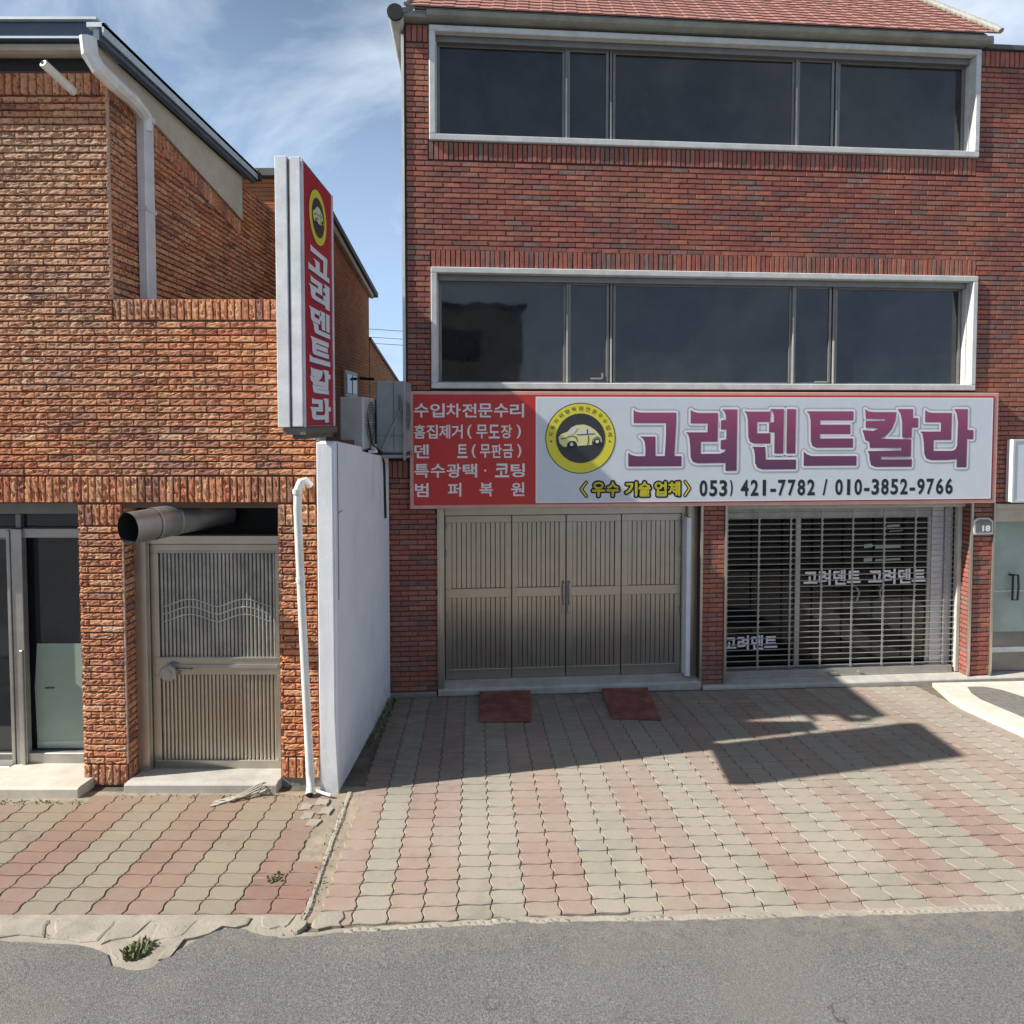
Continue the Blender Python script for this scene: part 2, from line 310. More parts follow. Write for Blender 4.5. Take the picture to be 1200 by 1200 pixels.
def fixnormals(me, bevel=0):
    bm = bmesh.new(); bm.from_mesh(me)
    if bevel:
        bm.normal_update()
        es = [e for e in bm.edges if len(e.link_faces) == 2 and e.calc_face_angle(0) > .6]
        try: bmesh.ops.bevel(bm, geom=es, offset=bevel, segments=1, affect='EDGES', clamp_overlap=True)
        except Exception: pass
    bmesh.ops.recalc_face_normals(bm, faces=bm.faces); bm.to_mesh(me); bm.free()
SPLIT = {'mullion', 'weather_strip', 'ridge_tile', 'corner_trim', 'pipe_bracket', 'sign_bracket', 'foot', 'hinge', 'front_trim', 'face_frame', 'window_rail', 'rail_moulding', 'pipe_coupling', 'duct_collar', 'handle', 'counter',
         'glass_strip', 'dark_film', 'window_decal', 'fascia', 'flashing', 'bracket', 'white_line', 'edge_trim', 'white_jamb', 'grille_scroll', 'base_course', 'pane', 'refrigerant_hose', 'pipe_cover',
         'side_cover', 'seam_gap', 'soffit', 'latch', 'reveal', 'gutter_end', 'bottom_bar', 'transom_void', 'crack', 'head_track', 'vent_pipe', 'window', 'shop_front', 'door_frame', 'roof_return'}
def islands(mb):
    par = list(range(len(mb.v)))
    def find(a):
        while par[a] != a: par[a] = par[par[a]]; a = par[a]
        return a
    for f in mb.f:
        for a in f[1:]: par[find(a)] = find(f[0])
    out = {}
    for f in mb.f: out.setdefault(find(f[0]), []).append(f)
    res = []
    for fs in out.values():
        ids = sorted({a for f in fs for a in f}); mp_ = {a: i for i, a in enumerate(ids)}
        m = MB(); m.v = [mb.v[a] for a in ids]; m.f = [tuple(mp_[a] for a in f) for f in fs]; res.append(m)
    return res
def touching(a, b, e=.006):
    return all(min(p[i] for p in a.v)-e <= max(p[i] for p in b.v) and min(p[i] for p in b.v)-e <= max(p[i] for p in a.v) for i in range(3))
def obj(name, mb, mat, parent=None, bevel=0, smooth=False, origin=None, fix=True, label=None):
    """pieces of a listed part that do not touch become objects of their own"""
    if name in SPLIT and parent is not None:
        gs = [[m] for m in islands(mb)]; go = True
        while go:
            go = False
            for i in range(len(gs)):
                for j in range(i+1, len(gs)):
                    if any(touching(a, b) for a in gs[i] for b in gs[j]): gs[i] += gs.pop(j); go = True; break
                if go: break
        if len(gs) > 1:
            r = None
            for g in gs:
                m = MB()
                for q in g: m.add(q.v, q.f)
                o = obj1(name, m, mat, parent, bevel, smooth, origin, fix, label); r = r or o
            return r
    return obj1(name, mb, mat, parent, bevel, smooth, origin, fix, label)
def obj1(name, mb, mat, parent=None, bevel=0, smooth=False, origin=None, fix=True, label=None):
    """mb is in world coordinates; stored relative to the parent, or to origin when top-level"""
    W = WM[parent.name] if parent else Matrix.Translation(origin or (0, 0, 0))
    I = W.inverted()
    me = bpy.data.meshes.new(name); me.from_pydata([tuple(I @ Vector(p)) for p in mb.v], [], mb.f)
    if fix: fixnormals(me, bevel)
    me.materials.append(M[mat])
    if smooth: me.polygons.foreach_set('use_smooth', [True]*len(me.polygons))
    o = bpy.data.objects.new(name, me); C.objects.link(o)
    if parent: o.parent = parent
    else: o.location = W.translation
    WM[o.name] = W
    if label: o['label'] = label
    return o
def inst(name, me, Mw, parent):
    o = bpy.data.objects.new(name, me); C.objects.link(o); o.parent = parent; o.matrix_basis = WM[parent.name].inverted() @ Mw; WM[o.name] = Mw
    return o
def proto(name, mb, mat, bevel=0, smooth=False, tint=None):
    me = bpy.data.meshes.new(name); me.from_pydata(mb.v, [], mb.f); fixnormals(me, bevel); me.materials.append(M[mat])
    if smooth: me.polygons.foreach_set('use_smooth', [True]*len(me.polygons))
    if tint is not None:
        a = me.attributes.new('tint', 'FLOAT', 'FACE'); a.data.foreach_set('value', [tint]*len(me.polygons))
    return me
CAM = Vector((0, 0, 3.49))
def in_view(p):
    d = p.y*math.cos(R(2))-(p.z-3.49)*math.sin(R(2))
    if d < .5: return False
    x = 600+700*p.x/d; y = 514-700*(p.y*math.sin(R(2))+(p.z-3.49)*math.cos(R(2)))/d
    return -10 < x < 1210 and -10 < y < 1210
def scatter(items, variants, name, parents, mat_key, limit=300, ok=lambda p: True):
    """items: (matrix, parent).  The nearest in view become objects of their own, the rest one stuff part."""
    items = [(m_, p_, (m_.translation-CAM).length) for m_, p_ in items]
    order = sorted(range(len(items)), key=lambda i: (not (in_view(items[i][0].translation) and ok(items[i][0].translation)), items[i][2]))
    single = set(order[:limit])
    arr = []
    for me in variants:
        v = np.empty(len(me.vertices)*3); me.vertices.foreach_get('co', v)
        arr.append((v.reshape(-1, 3), [tuple(p.vertices) for p in me.polygons]))
    V = []; Fc = []; T = []; n = 0
    for i, (m_, p_, d) in enumerate(items):
        k = random.randrange(len(variants))
        if i in single: inst(name, variants[k], m_, p_)
        else:
            v, f = arr[k]; A = np.array(m_); V.append(v @ A[:3, :3].T+A[:3, 3]); Fc += [tuple(a+n for a in q) for q in f]
            T += [random.random()]*len(f); n += len(v)
    if V:
        V = np.concatenate(V); I = np.array(WM[parents.name].inverted()); V = V @ I[:3, :3].T+I[:3, 3]
        me = bpy.data.meshes.new(name); me.from_pydata(V.tolist(), [], Fc); me.materials.append(M[mat_key])
        a = me.attributes.new('tint', 'FLOAT', 'FACE'); a.data.foreach_set('value', T)
        o = bpy.data.objects.new(name, me); C.objects.link(o); o.parent = parents; WM[o.name] = WM[parents.name]; o['kind'] = 'stuff'

# frames: local x along the wall, local y into the wall, z up
AR = R(4); OR = Vector((-1.284, 7.37, 0))
FR = Matrix.Translation(OR) @ Matrix.Rotation(AR, 4, 'Z')
FW = Matrix.Identity(4)
def FLfront(Y): return Matrix.Translation((0, Y, 0))
def Fpx(X): return Matrix(((0, -1, 0, X), (1, 0, 0, 0), (0, 0, 1, 0), (0, 0, 0, 1)))      # wall facing +X, local x = world Y
def FR_px(u): return FR @ Matrix(((0, -1, 0, u), (1, 0, 0, 0), (0, 0, 1, 0), (0, 0, 0, 1)))   # facing +u
def FR_mx(u): return FR @ Matrix(((0, 1, 0, u), (-1, 0, 0, 0), (0, 0, 1, 0), (0, 0, 0, 1)))   # facing -u, local x = -v

def holes_wall(mb, F, x0, x1, z0, z1, y0, y1, holes):
    xs = sorted({x0, x1, *[min(max(h[k], x0), x1) for h in holes for k in (0, 1)]})
    zs = sorted({z0, z1, *[min(max(h[k], z0), z1) for h in holes for k in (2, 3)]})
    for j in range(len(zs)-1):
        run = None
        for i in range(len(xs)-1):
            cx, cz = (xs[i]+xs[i+1])/2, (zs[j]+zs[j+1])/2
            solid = not any(h[0] < cx < h[1] and h[2] < cz < h[3] for h in holes)
            if solid and run is None: run = xs[i]
            if (not solid) and run is not None: mb.box(run, xs[i], y0, y1, zs[j], zs[j+1], F); run = None
        if run is not None: mb.box(run, xs[-1], y0, y1, zs[j], zs[j+1], F)

def stretcher(F, x0, x1, z0, z1, pitch, length, holes, out, parent, joint=.010, clip=None):
    n = round((z1-z0)/pitch); pitch = (z1-z0)/n
    for r in range(n):
        za = z0+r*pitch; zc = za+pitch/2
        cuts = [(h[0], h[1]) for h in holes if h[2]-.001 < zc < h[3]+.001]
        segs = [(x0, x1)]
        for a, b in cuts:
            ns = []
            for s0, s1 in segs:
                if b <= s0 or a >= s1: ns.append((s0, s1))
                else:
                    if a > s0: ns.append((s0, a))
                    if b < s1: ns.append((b, s1))
            segs = ns
        off = (r % 2)*length/2+random.uniform(-.006, .006)
        for s0, s1 in segs:
            k = math.floor((s0-off)/length)
            while True:
                a = max(off+k*length, s0); b = min(off+(k+1)*length, s1); k += 1
                if a >= s1-.001: break
                L = b-a-joint*.7
                if L < .02: continue
                xc = (a+b)/2
                if clip and not clip(xc, zc): continue
                m_ = F @ Matrix.Translation((xc, random.uniform(-.002, .002), zc+random.uniform(-.0015, .0015))) @ Matrix.Rotation(random.uniform(-.006, .006), 4, 'Y') @ Matrix.Diagonal((L, 1, pitch-joint*1.15, 1))
                out.append((m_, parent))
def soldiers(F, x0, x1, z0, z1, pitch, out, parent, joint=.011, zoff=lambda x: 0):
    n = max(1, round((x1-x0)/pitch)); p = (x1-x0)/n
    for i in range(n):
        xc = x0+(i+.5)*p
        m_ = F @ Matrix.Translation((xc, random.uniform(-.003, .002), (z0+z1)/2+zoff(xc))) @ Matrix.Rotation(math.pi/2+random.uniform(-.012, .012), 4, 'Y') @ Matrix.Diagonal((z1-z0-joint, 1, p-joint, 1))
        out.append((m_, parent))

def brick_variant(i, rough):
    """unit brick: x,z in -.5...5, front near y=0, back at y=+.03"""
    mb = MB()
    if rough:
        xs_ = [-.5, -.475, -.36, -.22, -.08, .07, .2, .35, .475, .5]; zs_ = [-.5, -.40, -.16, .14, .40, .5]; nx = len(xs_)-1; nz = len(zs_)-1; g = []
        for b in range(nz+1):
            for a in range(nx+1):
                x = xs_[a]; z = zs_[b]; edge = a in (0, nx) or b in (0, nz)
                d = .001+.004*random.random() if edge else -(.007+.007*max(0, noise.noise(Vector((a*.75+i*7.3, b*.9, i*3.1)))+.1)+random.uniform(0, .0018))
                if not edge and random.random() < .12: d = .005
                g.append((x+(0 if a in (0, 1, nx-1, nx) else random.uniform(-.03, .03)), d, z+(0 if b in (0, nz) else random.uniform(-.05, .05))))
        n = len(g); fs = [(b*(nx+1)+a, b*(nx+1)+a+1, (b+1)*(nx+1)+a+1, (b+1)*(nx+1)+a) for b in range(nz) for a in range(nx)]
        ring = [a for a in range(nx+1)]+[b*(nx+1)+nx for b in range(1, nz+1)]+[nz*(nx+1)+a for a in range(nx-1, -1, -1)]+[b*(nx+1) for b in range(nz-1, 0, -1)]
        back = [(g[r][0], .03, g[r][2]) for r in ring]
        fs += [(ring[k], n+k, n+(k+1) % len(ring), ring[(k+1) % len(ring)]) for k in range(len(ring))]
        mb.add(g+back, fs)
    else:
        e = .012; ez = .05; j = lambda: random.uniform(-.002, .0012)
        v = [(-.5+e, -.0+j(), -.5+ez), (0, j()-.001, -.5+ez), (.5-e, j(), -.5+ez), (.5-e, j(), .5-ez), (0, j()-.001, .5-ez), (-.5+e, j(), .5-ez),
             (-.5, .005, -.5), (.5, .005, -.5), (.5, .005, .5), (-.5, .005, .5), (-.5, .03, -.5), (.5, .03, -.5), (.5, .03, .5), (-.5, .03, .5)]
        mb.add(v, [(0, 1, 4, 5), (1, 2, 3, 4), (6, 7, 2, 1, 0), (7, 8, 3, 2), (8, 9, 5, 4, 3), (9, 6, 0, 5), (6, 10, 11, 7), (7, 11, 12, 8), (8, 12, 13, 9), (9, 13, 10, 6)])
    return proto('brick', mb, 'brick_l' if rough else 'brick_r', tint=random.random())
BV_L = [brick_variant(i, True) for i in range(14)]
BV_R = [brick_variant(i, False) for i in range(8)]

# ------------------------------------------------------------------ lettering
def glyph(s, off=0.0):
    cu = bpy.data.curves.new('t', 'FONT'); cu.body = s; cu.size = 1; cu.offset = off; cu.fill_mode = 'FRONT'; cu.resolution_u = 3
    o = bpy.data.objects.new('t', cu); C.objects.link(o); bpy.context.view_layer.update()
    me = bpy.data.meshes.new_from_object(o.evaluated_get(bpy.context.evaluated_depsgraph_get()))
    v = [(p.co.x, p.co.y) for p in me.vertices]; f = [tuple(q.vertices) for q in me.polygons]
    bpy.data.objects.remove(o); bpy.data.curves.remove(cu); bpy.data.meshes.remove(me)
    return v, f
def put_text(mb, F, s, x0, x1, z0, z1, y, off=0.0, grow=0.0, chars=False, base=None):
    """fit a string (or, with chars, each character in an equal cell) into a rectangle of frame F"""
    if chars:
        n = len(s); cw = (x1-x0)/n
        for i, ch in enumerate(s):
            if ch == ' ': continue
            k = .10 if ch not in '()·' else .62
            v, f = glyph(ch, off)
            if not v: continue
            if ch == '·': put_flat(mb, F, v, f, x0+i*cw+cw*.4, x0+i*cw+cw*.6, z0+(z1-z0)*.4, z0+(z1-z0)*.6, y, grow); continue
            put_flat(mb, F, v, f, x0+i*cw+cw*k*.5, x0+(i+1)*cw-cw*k*.5, z0, z1, y, grow)
        return
    v, f = glyph(s, off); put_flat(mb, F, v, f, x0, x1, z0, z1, y, grow)
def put_flat(mb, F, v, f, x0, x1, z0, z1, y, grow=0, bx=None):
    a0 = min(p[0] for p in v); a1 = max(p[0] for p in v); b0 = min(p[1] for p in v); b1 = max(p[1] for p in v)
    x0 -= grow; x1 += grow; z0 -= grow; z1 += grow
    mb.add([(x0+(p[0]-a0)/(a1-a0)*(x1-x0), y, z0+(p[1]-b0)/(b1-b0)*(z1-z0)) for p in v], f, F)
def poly_tri(poly):
    from mathutils.geometry import tessellate_polygon
    return tessellate_polygon([[Vector((p[0], p[1], 0)) for p in poly]])
def stroke_poly(mb, F, pts, y, wd, closed=True, seg=8):
    n = len(pts)
    for i in range(n if closed else n-1):
        a = Vector(pts[i]); b = Vector(pts[(i+1) % n]); d = b-a
        if d.length < 1e-6: continue
        nn = Vector((-d.y, d.x)).normalized()*wd
        mb.quad([(p.x, y, p.y) for p in (a+nn, a-nn, b-nn, b+nn)], F)
    for p in pts: mb.quad([(p[0]+wd*math.cos(2*math.pi*k/seg), y-.0001, p[1]+wd*math.sin(2*math.pi*k/seg)) for k in range(seg)], F)
def disc(mb, F, x, z, r, y, seg=48, rx=None):
    mb.quad([(x+(rx or r)*math.cos(2*math.pi*k/seg), y, z+r*math.sin(2*math.pi*k/seg)) for k in range(seg)], F)

# big stylised sign letters: pixel outlines measured on the board (left crop scale 5.714, right crop 5.4545)
GA = [  # (origin x, scale, polygon)
 [(68,85),(82,97),(115,104),(342,104),(342,172),(332,388),(378,388),(378,455),(35,455),(35,365),(55,380),(90,388),(145,388),(145,330),(140,295),(128,272),(110,260),(208,260),(210,388),(270,388),(276,260),(276,172),(68,172)],
 [(435,85),(452,98),(485,106),(612,106),(612,295),(503,295),(503,375),(630,374),(655,362),(668,350),(668,345),(632,345),(632,285),(668,280),(668,215),(632,215),(632,155),(665,150),(662,115),(652,95),(640,82),(738,82),(738,488),(665,488),(665,435),(600,436),(480,437),(450,425),(437,395),(434,330),(428,275),(420,248),(405,233),(545,233),(545,175),(435,175)],
 [(785,92),(805,97),(958,97),(955,165),(870,165),(870,240),(958,240),(958,308),(850,308),(822,295),(812,260),(808,150),(800,115)],
 [(955,80),(1045,80),(1045,375),(985,375),(985,235),(948,232),(948,172),(980,165),(978,120),(970,95)],
 [(1065,80),(1125,80),(1125,375),(1065,375)],
 [(838,330),(925,330),(930,415),(1130,415),(1130,480),(905,480),(875,468),(860,440),(857,380),(850,345)]]
GB = [
 [(50,90),(350,90),(350,148),(138,148),(138,175),(332,175),(332,235),(138,235),(138,263),(350,263),(350,322),(115,322),(90,310),(80,280),(77,150),(68,110)],
 [(37,345),(55,362),(90,375),(375,375),(375,437),(37,437)],
 [(425,75),(445,90),(480,95),(628,95),(622,150),(600,205),(565,245),(530,265),(728,270),(728,382),(535,382),(535,398),(735,398),(735,447),(500,447),(470,435),(460,400),(457,365),(445,345),(665,340),(665,325),(460,325),(455,285),(430,275),(420,240),(410,210),(480,215),(510,205),(510,198),(430,195),(430,152),(555,150),(555,138),(430,138)],
 [(635,75),(735,75),(735,132),(770,132),(770,195),(730,195),(730,258),(668,258),(666,160),(655,110)],
 [(815,80),(835,95),(865,100),(990,100),(990,275),(875,275),(875,345),(1000,345),(1020,335),(1030,310),(1032,160),(1022,105),(1005,75),(1095,75),(1095,210),(1135,210),(1135,270),(1095,270),(1095,452),(1030,452),(1030,400),(960,405),(860,405),(830,395),(815,365),(810,290),(800,235),(785,220),(920,220),(920,160),(815,160)]]
def board_xy(px, py):       # picture pixel on the board face -> board metres
    u = 2.668+(px-730)/(1150-730)*(7.442-2.668); z = 3.754-(py-465)/95*(3.754-2.712)
    return u, z
BIG = [[board_xy(730+x/5.714, 465+y/5.714) for x, y in g] for g in GA]+[[board_xy(930+x/5.4545, 465+y/5.4545) for x, y in g] for g in GB]
SYL = [[0], [1], [2, 3, 4, 5], [6, 7], [8, 9], [10]]   # polygons of each syllable

def car_emblem(parent, F, cx, cz, r, y, part='emblem', rx=1.0, ringtext=True):
    X = lambda a: cx+a*rx
    m1 = MB(); disc(m1, F, cx, cz, r, y, rx=r*rx); e = obj(part, m1, 'ink_black', parent)
    m2 = MB(); disc(m2, F, cx, cz, r*.975, y-.002, rx=r*.975*rx); obj('yellow_ring', m2, 'ink_yellow', e)
    m3 = MB(); disc(m3, F, cx, cz, r*.70, y-.004, rx=r*.70*rx); obj('dark_disc', m3, 'ink_charcoal', e)
    # body outline from the emblem crop: centre (525,450), outer radius 350
    P = lambda pts: [(X((a-525)/350*r), cz-(b-450)/350*r) for a, b in pts]
    body = P([(305,440),(330,408),(395,385),(430,345),(480,320),(560,315),(620,335),(665,365),(700,400),(735,450),(740,490),(715,492),(705,465),(685,450),(665,462),(648,490),(640,515),(495,525),(485,490),(460,475),(425,478),(395,500),(385,535),(350,530),(315,495)])
    m4 = MB(); m4.add([(p[0], y-.006, p[1]) for p in body], poly_tri(body), F); obj('car_drawing', m4, 'ink_pale_yellow', e)
    m5 = MB()
    for q in ([(400,390),(430,360),(470,340),(500,345),(455,405),(420,405)], [(485,415),(520,378),(560,360),(582,358),(585,405)], [(600,358),(640,372),(665,402),(602,405)]):
        pts = P(q); m5.add([(p[0], y-.008, p[1]) for p in pts], poly_tri(pts), F)
    for a, b in ((435, 510), (690, 482)): disc(m5, F, X((a-525)/350*r), cz-(b-450)/350*r, r*.05, y-.010, 12, rx=r*.05*rx)
    obj('car_windows', m5, 'signwhite', e)
    m6 = MB()
    for a, b, q in ((435, 512, .105), (690, 486, .10)): disc(m6, F, X((a-525)/350*r), cz-(b-450)/350*r, r*q, y-.009, 20, rx=r*q*rx)
    for q in ([(485,415),(540,412),(660,405)], [(600,425),(602,480),(596,515)], [(590,360),(594,408)], [(330,455),(375,450),(400,435),(440,425),(480,440),(495,480)], [(640,500),(650,460),(690,435),(725,455)]):
        stroke_poly(m6, F, P(q), y-.008, r*.012, closed=False, seg=5)
    obj('car_lines', m6, 'ink_black', e)
    if ringtext:
        s = '★자동차외형복원전문우수업체★'; n = len(s)
        for i, ch in enumerate(s):
            a = R(186-(192)*i/(n-1)); v, f = glyph(ch, .01)
            h = r*.125 if ch != '★' else r*.085
            a0 = min(p[0] for p in v); a1 = max(p[0] for p in v); b0 = min(p[1] for p in v); b1 = max(p[1] for p in v)
            th = a-math.pi/2; c_, s_ = math.cos(th), math.sin(th); vs_ = []
            for p in v:
                lx = ((p[0]-a0)/(a1-a0)-.5)*h; lz = ((p[1]-b0)/(b1-b0)-.5)*h
                vs_.append((cx+math.cos(a)*r*.84+lx*c_-lz*s_, y-.004, cz+math.sin(a)*r*.84+lx*s_+lz*c_))
            m7 = MB(); m7.add(vs_, f, F); obj('ring_letter', m7, 'ink_charcoal', e, fix=False)

# ================================================================== THE GROUND
GZ = lambda Y: .71-.0943*Y
mb = MB()
def lot_slab(mb, x0, x1, y0, y1, drop):
    mb.add([(x0, y0, GZ(y0)-drop), (x1, y0, GZ(y0)-drop), (x1, y1, GZ(y1)-drop), (x0, y1, GZ(y1)-drop), (x0, y0, GZ(y0)-.6), (x1, y0, GZ(y0)-.6), (x1, y1, GZ(y1)-.6), (x0, y1, GZ(y1)-.6)],
           [(0, 1, 2, 3), (4, 7, 6, 5), (0, 4, 5, 1), (1, 5, 6, 2), (2, 6, 7, 3), (3, 7, 4, 0)])
lot_slab(mb, -12, 14, 2.9, 8.6, .012)
lot = props(obj('paved_lot', mb, 'joint'), kind='structure')
mb = MB(); mb.quad([(-1500, -1500, -.62), (1500, -1500, -.62), (1500, 1500, -.62), (-1500, 1500, -.62)])
props(obj('ground', mb, 'concrete_dark'), kind='structure')
# asphalt road with its ragged edge
edge = [(-12, 3.40), (-6, 3.42), (-4.2, 3.43), (-3.03, 3.425), (-2.75, 3.41), (-2.50, 3.394), (-2.33, 3.33), (-2.25, 3.25), (-2.13, 3.215), (-2.02, 3.235), (-1.98, 3.30), (-1.88, 3.42), (-1.80, 3.50), (-1.72, 3.53), (-1.62, 3.515), (-1.52, 3.48), (-1.42, 3.46), (-1.32, 3.447), (-1.03, 3.491), (0, 3.572), (1.057, 3.593), (2.135, 3.629), (3.245, 3.68), (6, 3.78), (14, 3.95)]
fine_edge = []
for (xa, ya), (xb, yb) in zip(edge, edge[1:]):
    n = max(1, int((xb-xa)/.045)) if xa > -4.5 and xb < 4 else 1
    for i in range(n):
        t = i/n; x = xa+(xb-xa)*t; fine_edge.append((x, ya+(yb-ya)*t+noise.noise(Vector((x*9, 1, 0)))*.016+noise.noise(Vector((x*31, 3, 0)))*.010))
fine_edge.append(edge[-1])
mb = MB(); n = len(fine_edge)
ztop = lambda x, y: GZ(y)+.012
vs_ = [(x, y, ztop(x, y)) for x, y in fine_edge]+[(x, 2.9, GZ(2.9)+.012) for x, y in fine_edge]+[(x, -8, .46) for x, y in fine_edge]+[(x, y, GZ(y)-.03) for x, y in fine_edge]
mb.add(vs_, [(n+i, n+i+1, i+1, i) for i in range(n-1)]+[(2*n+i, 2*n+i+1, n+i+1, n+i) for i in range(n-1)]+[(i, i+1, 3*n+i+1, 3*n+i) for i in range(n-1)])
mb.box(-200, 200, -60, -8, .30, .455); mb.box(-200, -12, -8, 3.4, .3, .40); mb.box(14, 200, -8, 3.4, .3, .40)
props(obj('road', mb, 'asphalt', fix=False), kind='structure')

# crumbling cement strip between the pavers and the asphalt
def chunk_mb(mb, poly, h, jit=.0):
    pts = []
    for i, (x, y) in enumerate(poly):
        x2, y2 = poly[(i+1) % len(poly)]
        for t in (0, .34, .67): pts.append((x+(x2-x)*t+random.uniform(-jit, jit), y+(y2-y)*t+random.uniform(-jit, jit)))
    k = len(pts); cx = sum(p[0] for p in pts)/k; cy = sum(p[1] for p in pts)/k
    vs_ = [(x, y, GZ(y)-.03) for x, y in pts]+[(x, y, GZ(y)+h-.004) for x, y in pts]+[(cx+(x-cx)*.93, cy+(y-cy)*.93, GZ(y)+h+random.uniform(-.001, .002)) for x, y in pts]
    mb.add(vs_, [(i, (i+1) % k, k+(i+1) % k, k+i) for i in range(k)]+[(k+i, k+(i+1) % k, 2*k+(i+1) % k, 2*k+i) for i in range(k)]+[tuple(range(2*k, 3*k))])
strip = root('cement_edging', (-1, 3.5, GZ(3.5)), 0); strip['kind'] = 'structure'
mb = MB(); xs = [e for e in fine_edge if -12 < e[0] < 14]
k = len(xs); mb.add([(x, y-.03, GZ(y)+.003) for x, y in xs]+[(x, max(y+.05, 3.64 if x < -1.3 else y+.03), GZ(3.6)+.004) for x, y in xs], [(i, i+1, k+i+1, k+i) for i in range(k-1)])
obj('cement_bed', mb, 'crust', strip, fix=False)
for poly, h in (([(-4.3, 3.60), (-3.75, 3.60), (-3.7, 3.50), (-4.2, 3.44)], .010), ([(-3.70, 3.61), (-3.3, 3.60), (-3.32, 3.45), (-3.68, 3.47)], .008), ([(-3.27, 3.60), (-2.86, 3.59), (-2.80, 3.47), (-3.25, 3.45)], .014), ([(-2.82, 3.585), (-2.45, 3.595), (-2.47, 3.43), (-2.74, 3.45)], .010), ([(-2.43, 3.59), (-2.22, 3.58), (-2.27, 3.46), (-2.42, 3.42)], .012),
                ([(-2.19, 3.59), (-1.93, 3.60), (-1.99, 3.47), (-2.13, 3.42)], .008), ([(-1.92, 3.61), (-1.60, 3.62), (-1.62, 3.545), (-1.77, 3.53), (-1.95, 3.42), (-2.03, 3.30), (-1.97, 3.30)], .018), ([(-1.56, 3.62), (-1.36, 3.63), (-1.38, 3.53), (-1.53, 3.53)], .012), ([(-1.34, 3.60), (-1.25, 3.59), (-1.27, 3.50), (-1.35, 3.51)], .018), ([(-1.22, 3.66), (-1.06, 3.67), (-1.05, 3.54), (-1.23, 3.53)], .010),
                ([(-2.38, 3.41), (-2.24, 3.43), (-2.16, 3.40), (-2.19, 3.29), (-2.27, 3.30)], .004)):
    m1 = MB(); chunk_mb(m1, poly, h, .016); obj('cement_piece', m1, 'crust', strip)
mb = MB()     # pale ridge of cement squeezed along the right-hand asphalt edge, and crumbs
for x, y in [e for e in fine_edge if -1.25 < e[0] < 6]:
    if noise.noise(Vector((x*3.1, 5, 5))) < -.08: continue
    wd = .018+.03*max(0, noise.noise(Vector((x*5, 8, 0)))+.2)
    mb.add([(x-.03, y-.006, GZ(y)+.012), (x+.03, y-.006, GZ(y)+.012), (x+.03, y+wd, GZ(y)+.006), (x-.03, y+wd, GZ(y)+.006), (x, y+wd*.4, GZ(y)+.017+random.random()*.006)], [(0, 1, 4), (1, 2, 4), (2, 3, 4), (3, 0, 4)])
for i in range(150):
    x = random.uniform(-4.2, -1.1); y = 3.40+random.uniform(-.06, .16) if random.random() < .7 else random.uniform(3.45, 3.6); s = random.uniform(.002, .008)*random.uniform(.5, 1); z = GZ(y)+.010; rr = [random.uniform(.6, 1.2)*s for _ in range(5)]
    mb.add([(x+rr[q]*math.cos(q*1.257), y+rr[q]*math.sin(q*1.257), z) for q in range(5)]+[(x+random.uniform(-.4, .4)*s, y, z+s)], [(q, (q+1) % 5, 5) for q in range(5)])
o = obj('crumbs', mb, 'crust', strip, fix=False); o['kind'] = 'stuff'

# interlocking pavers, wavy on all four sides
def paver_proto(mat, pw, ph, seed):
    rnd = random.Random(seed); top = []; gap = .0036
    def side(p0, p1, nrm, amp, n):
        for i in range(n):
            t = i/n; s = math.sin(2*math.pi*t)*amp
            top.append((p0[0]+(p1[0]-p0[0])*t+nrm[0]*s, p0[1]+(p1[1]-p0[1])*t+nrm[1]*s))
    a, b = pw/2, ph/2
    side((-a, -b), (a, -b), (0, 1), .0055, 8); side((a, -b), (a, b), (1, 0), .0095, 6); side((a, b), (-a, b), (0, -1), .0055, 8); side((-a, b), (-a, -b), (-1, 0), .0095, 6)
    # opposite sides must be parallel copies, so waves share phase
    k = len(top); v = []
    for (dx, z) in ((gap, -.02), (gap, -.005), (gap+.0035, 0)):
        for x, y in top: v.append((x*(1-dx/a), y*(1-dx*1.35/b), z+rnd.uniform(-.0005, .0005)))
    f = [(r*k+i, r*k+(i+1) % k, (r+1)*k+(i+1) % k, (r+1)*k+i) for r in (0, 1) for i in range(k)]+[tuple(range(2*k, 3*k))]
    mb = MB(); mb.add(v, f); return proto('paver', mb, mat, tint=rnd.random())
SL = Matrix.Rotation(math.atan(-.0943), 4, 'X')
def lay_pavers(F, x0, x1, v0, v1, pw, ph, colour, mats, keep, limit):
    pr = {c: [paver_proto(mats[c], pw, ph, 11+i+ord(c[0])) for i in range(4)] for c in mats}
    items = {c: [] for c in mats}
    for i in range(math.floor(x0/pw), math.ceil(x1/pw)):
        for j in range(math.floor(v0/ph), math.ceil(v1/ph)):
            p = F @ Vector(((i+.5)*pw, (j+.5)*ph, 0))
            if not keep(p.x, p.y, i, j): continue
            sink = -.006*max(0, noise.noise(Vector((p.x*.7, p.y*.7, 4))))*2
            m_ = Matrix.Translation((p.x, p.y, GZ(p.y)+.001+random.uniform(-.0018, .0018)+sink)) @ SL @ F.to_3x3().to_4x4() @ Matrix.Rotation(random.uniform(-.008, .008), 4, 'X') @ Matrix.Rotation(random.uniform(-.005, .005), 4, 'Y')
            items[colour(i, j)].append((m_, lot))
    for c in mats: scatter(items[c], pr[c], 'paver', lot, mats[c], limit)
FLR = Matrix.Translation((.528+0*.5, 3.665, 0)) @ Matrix.Rotation(R(3.6), 4, 'Z')
special = {-7: 'grey', -8: 'red', -9: 'grey', -10: 'grey'}
def col_r(i, j):
    if i in special: return special[i]
    return 'grey' if (i % 4) in (0, 1) else 'red'
def seam(y): return -1.30-(y-3.665)*.075        # joint between the two paved areas
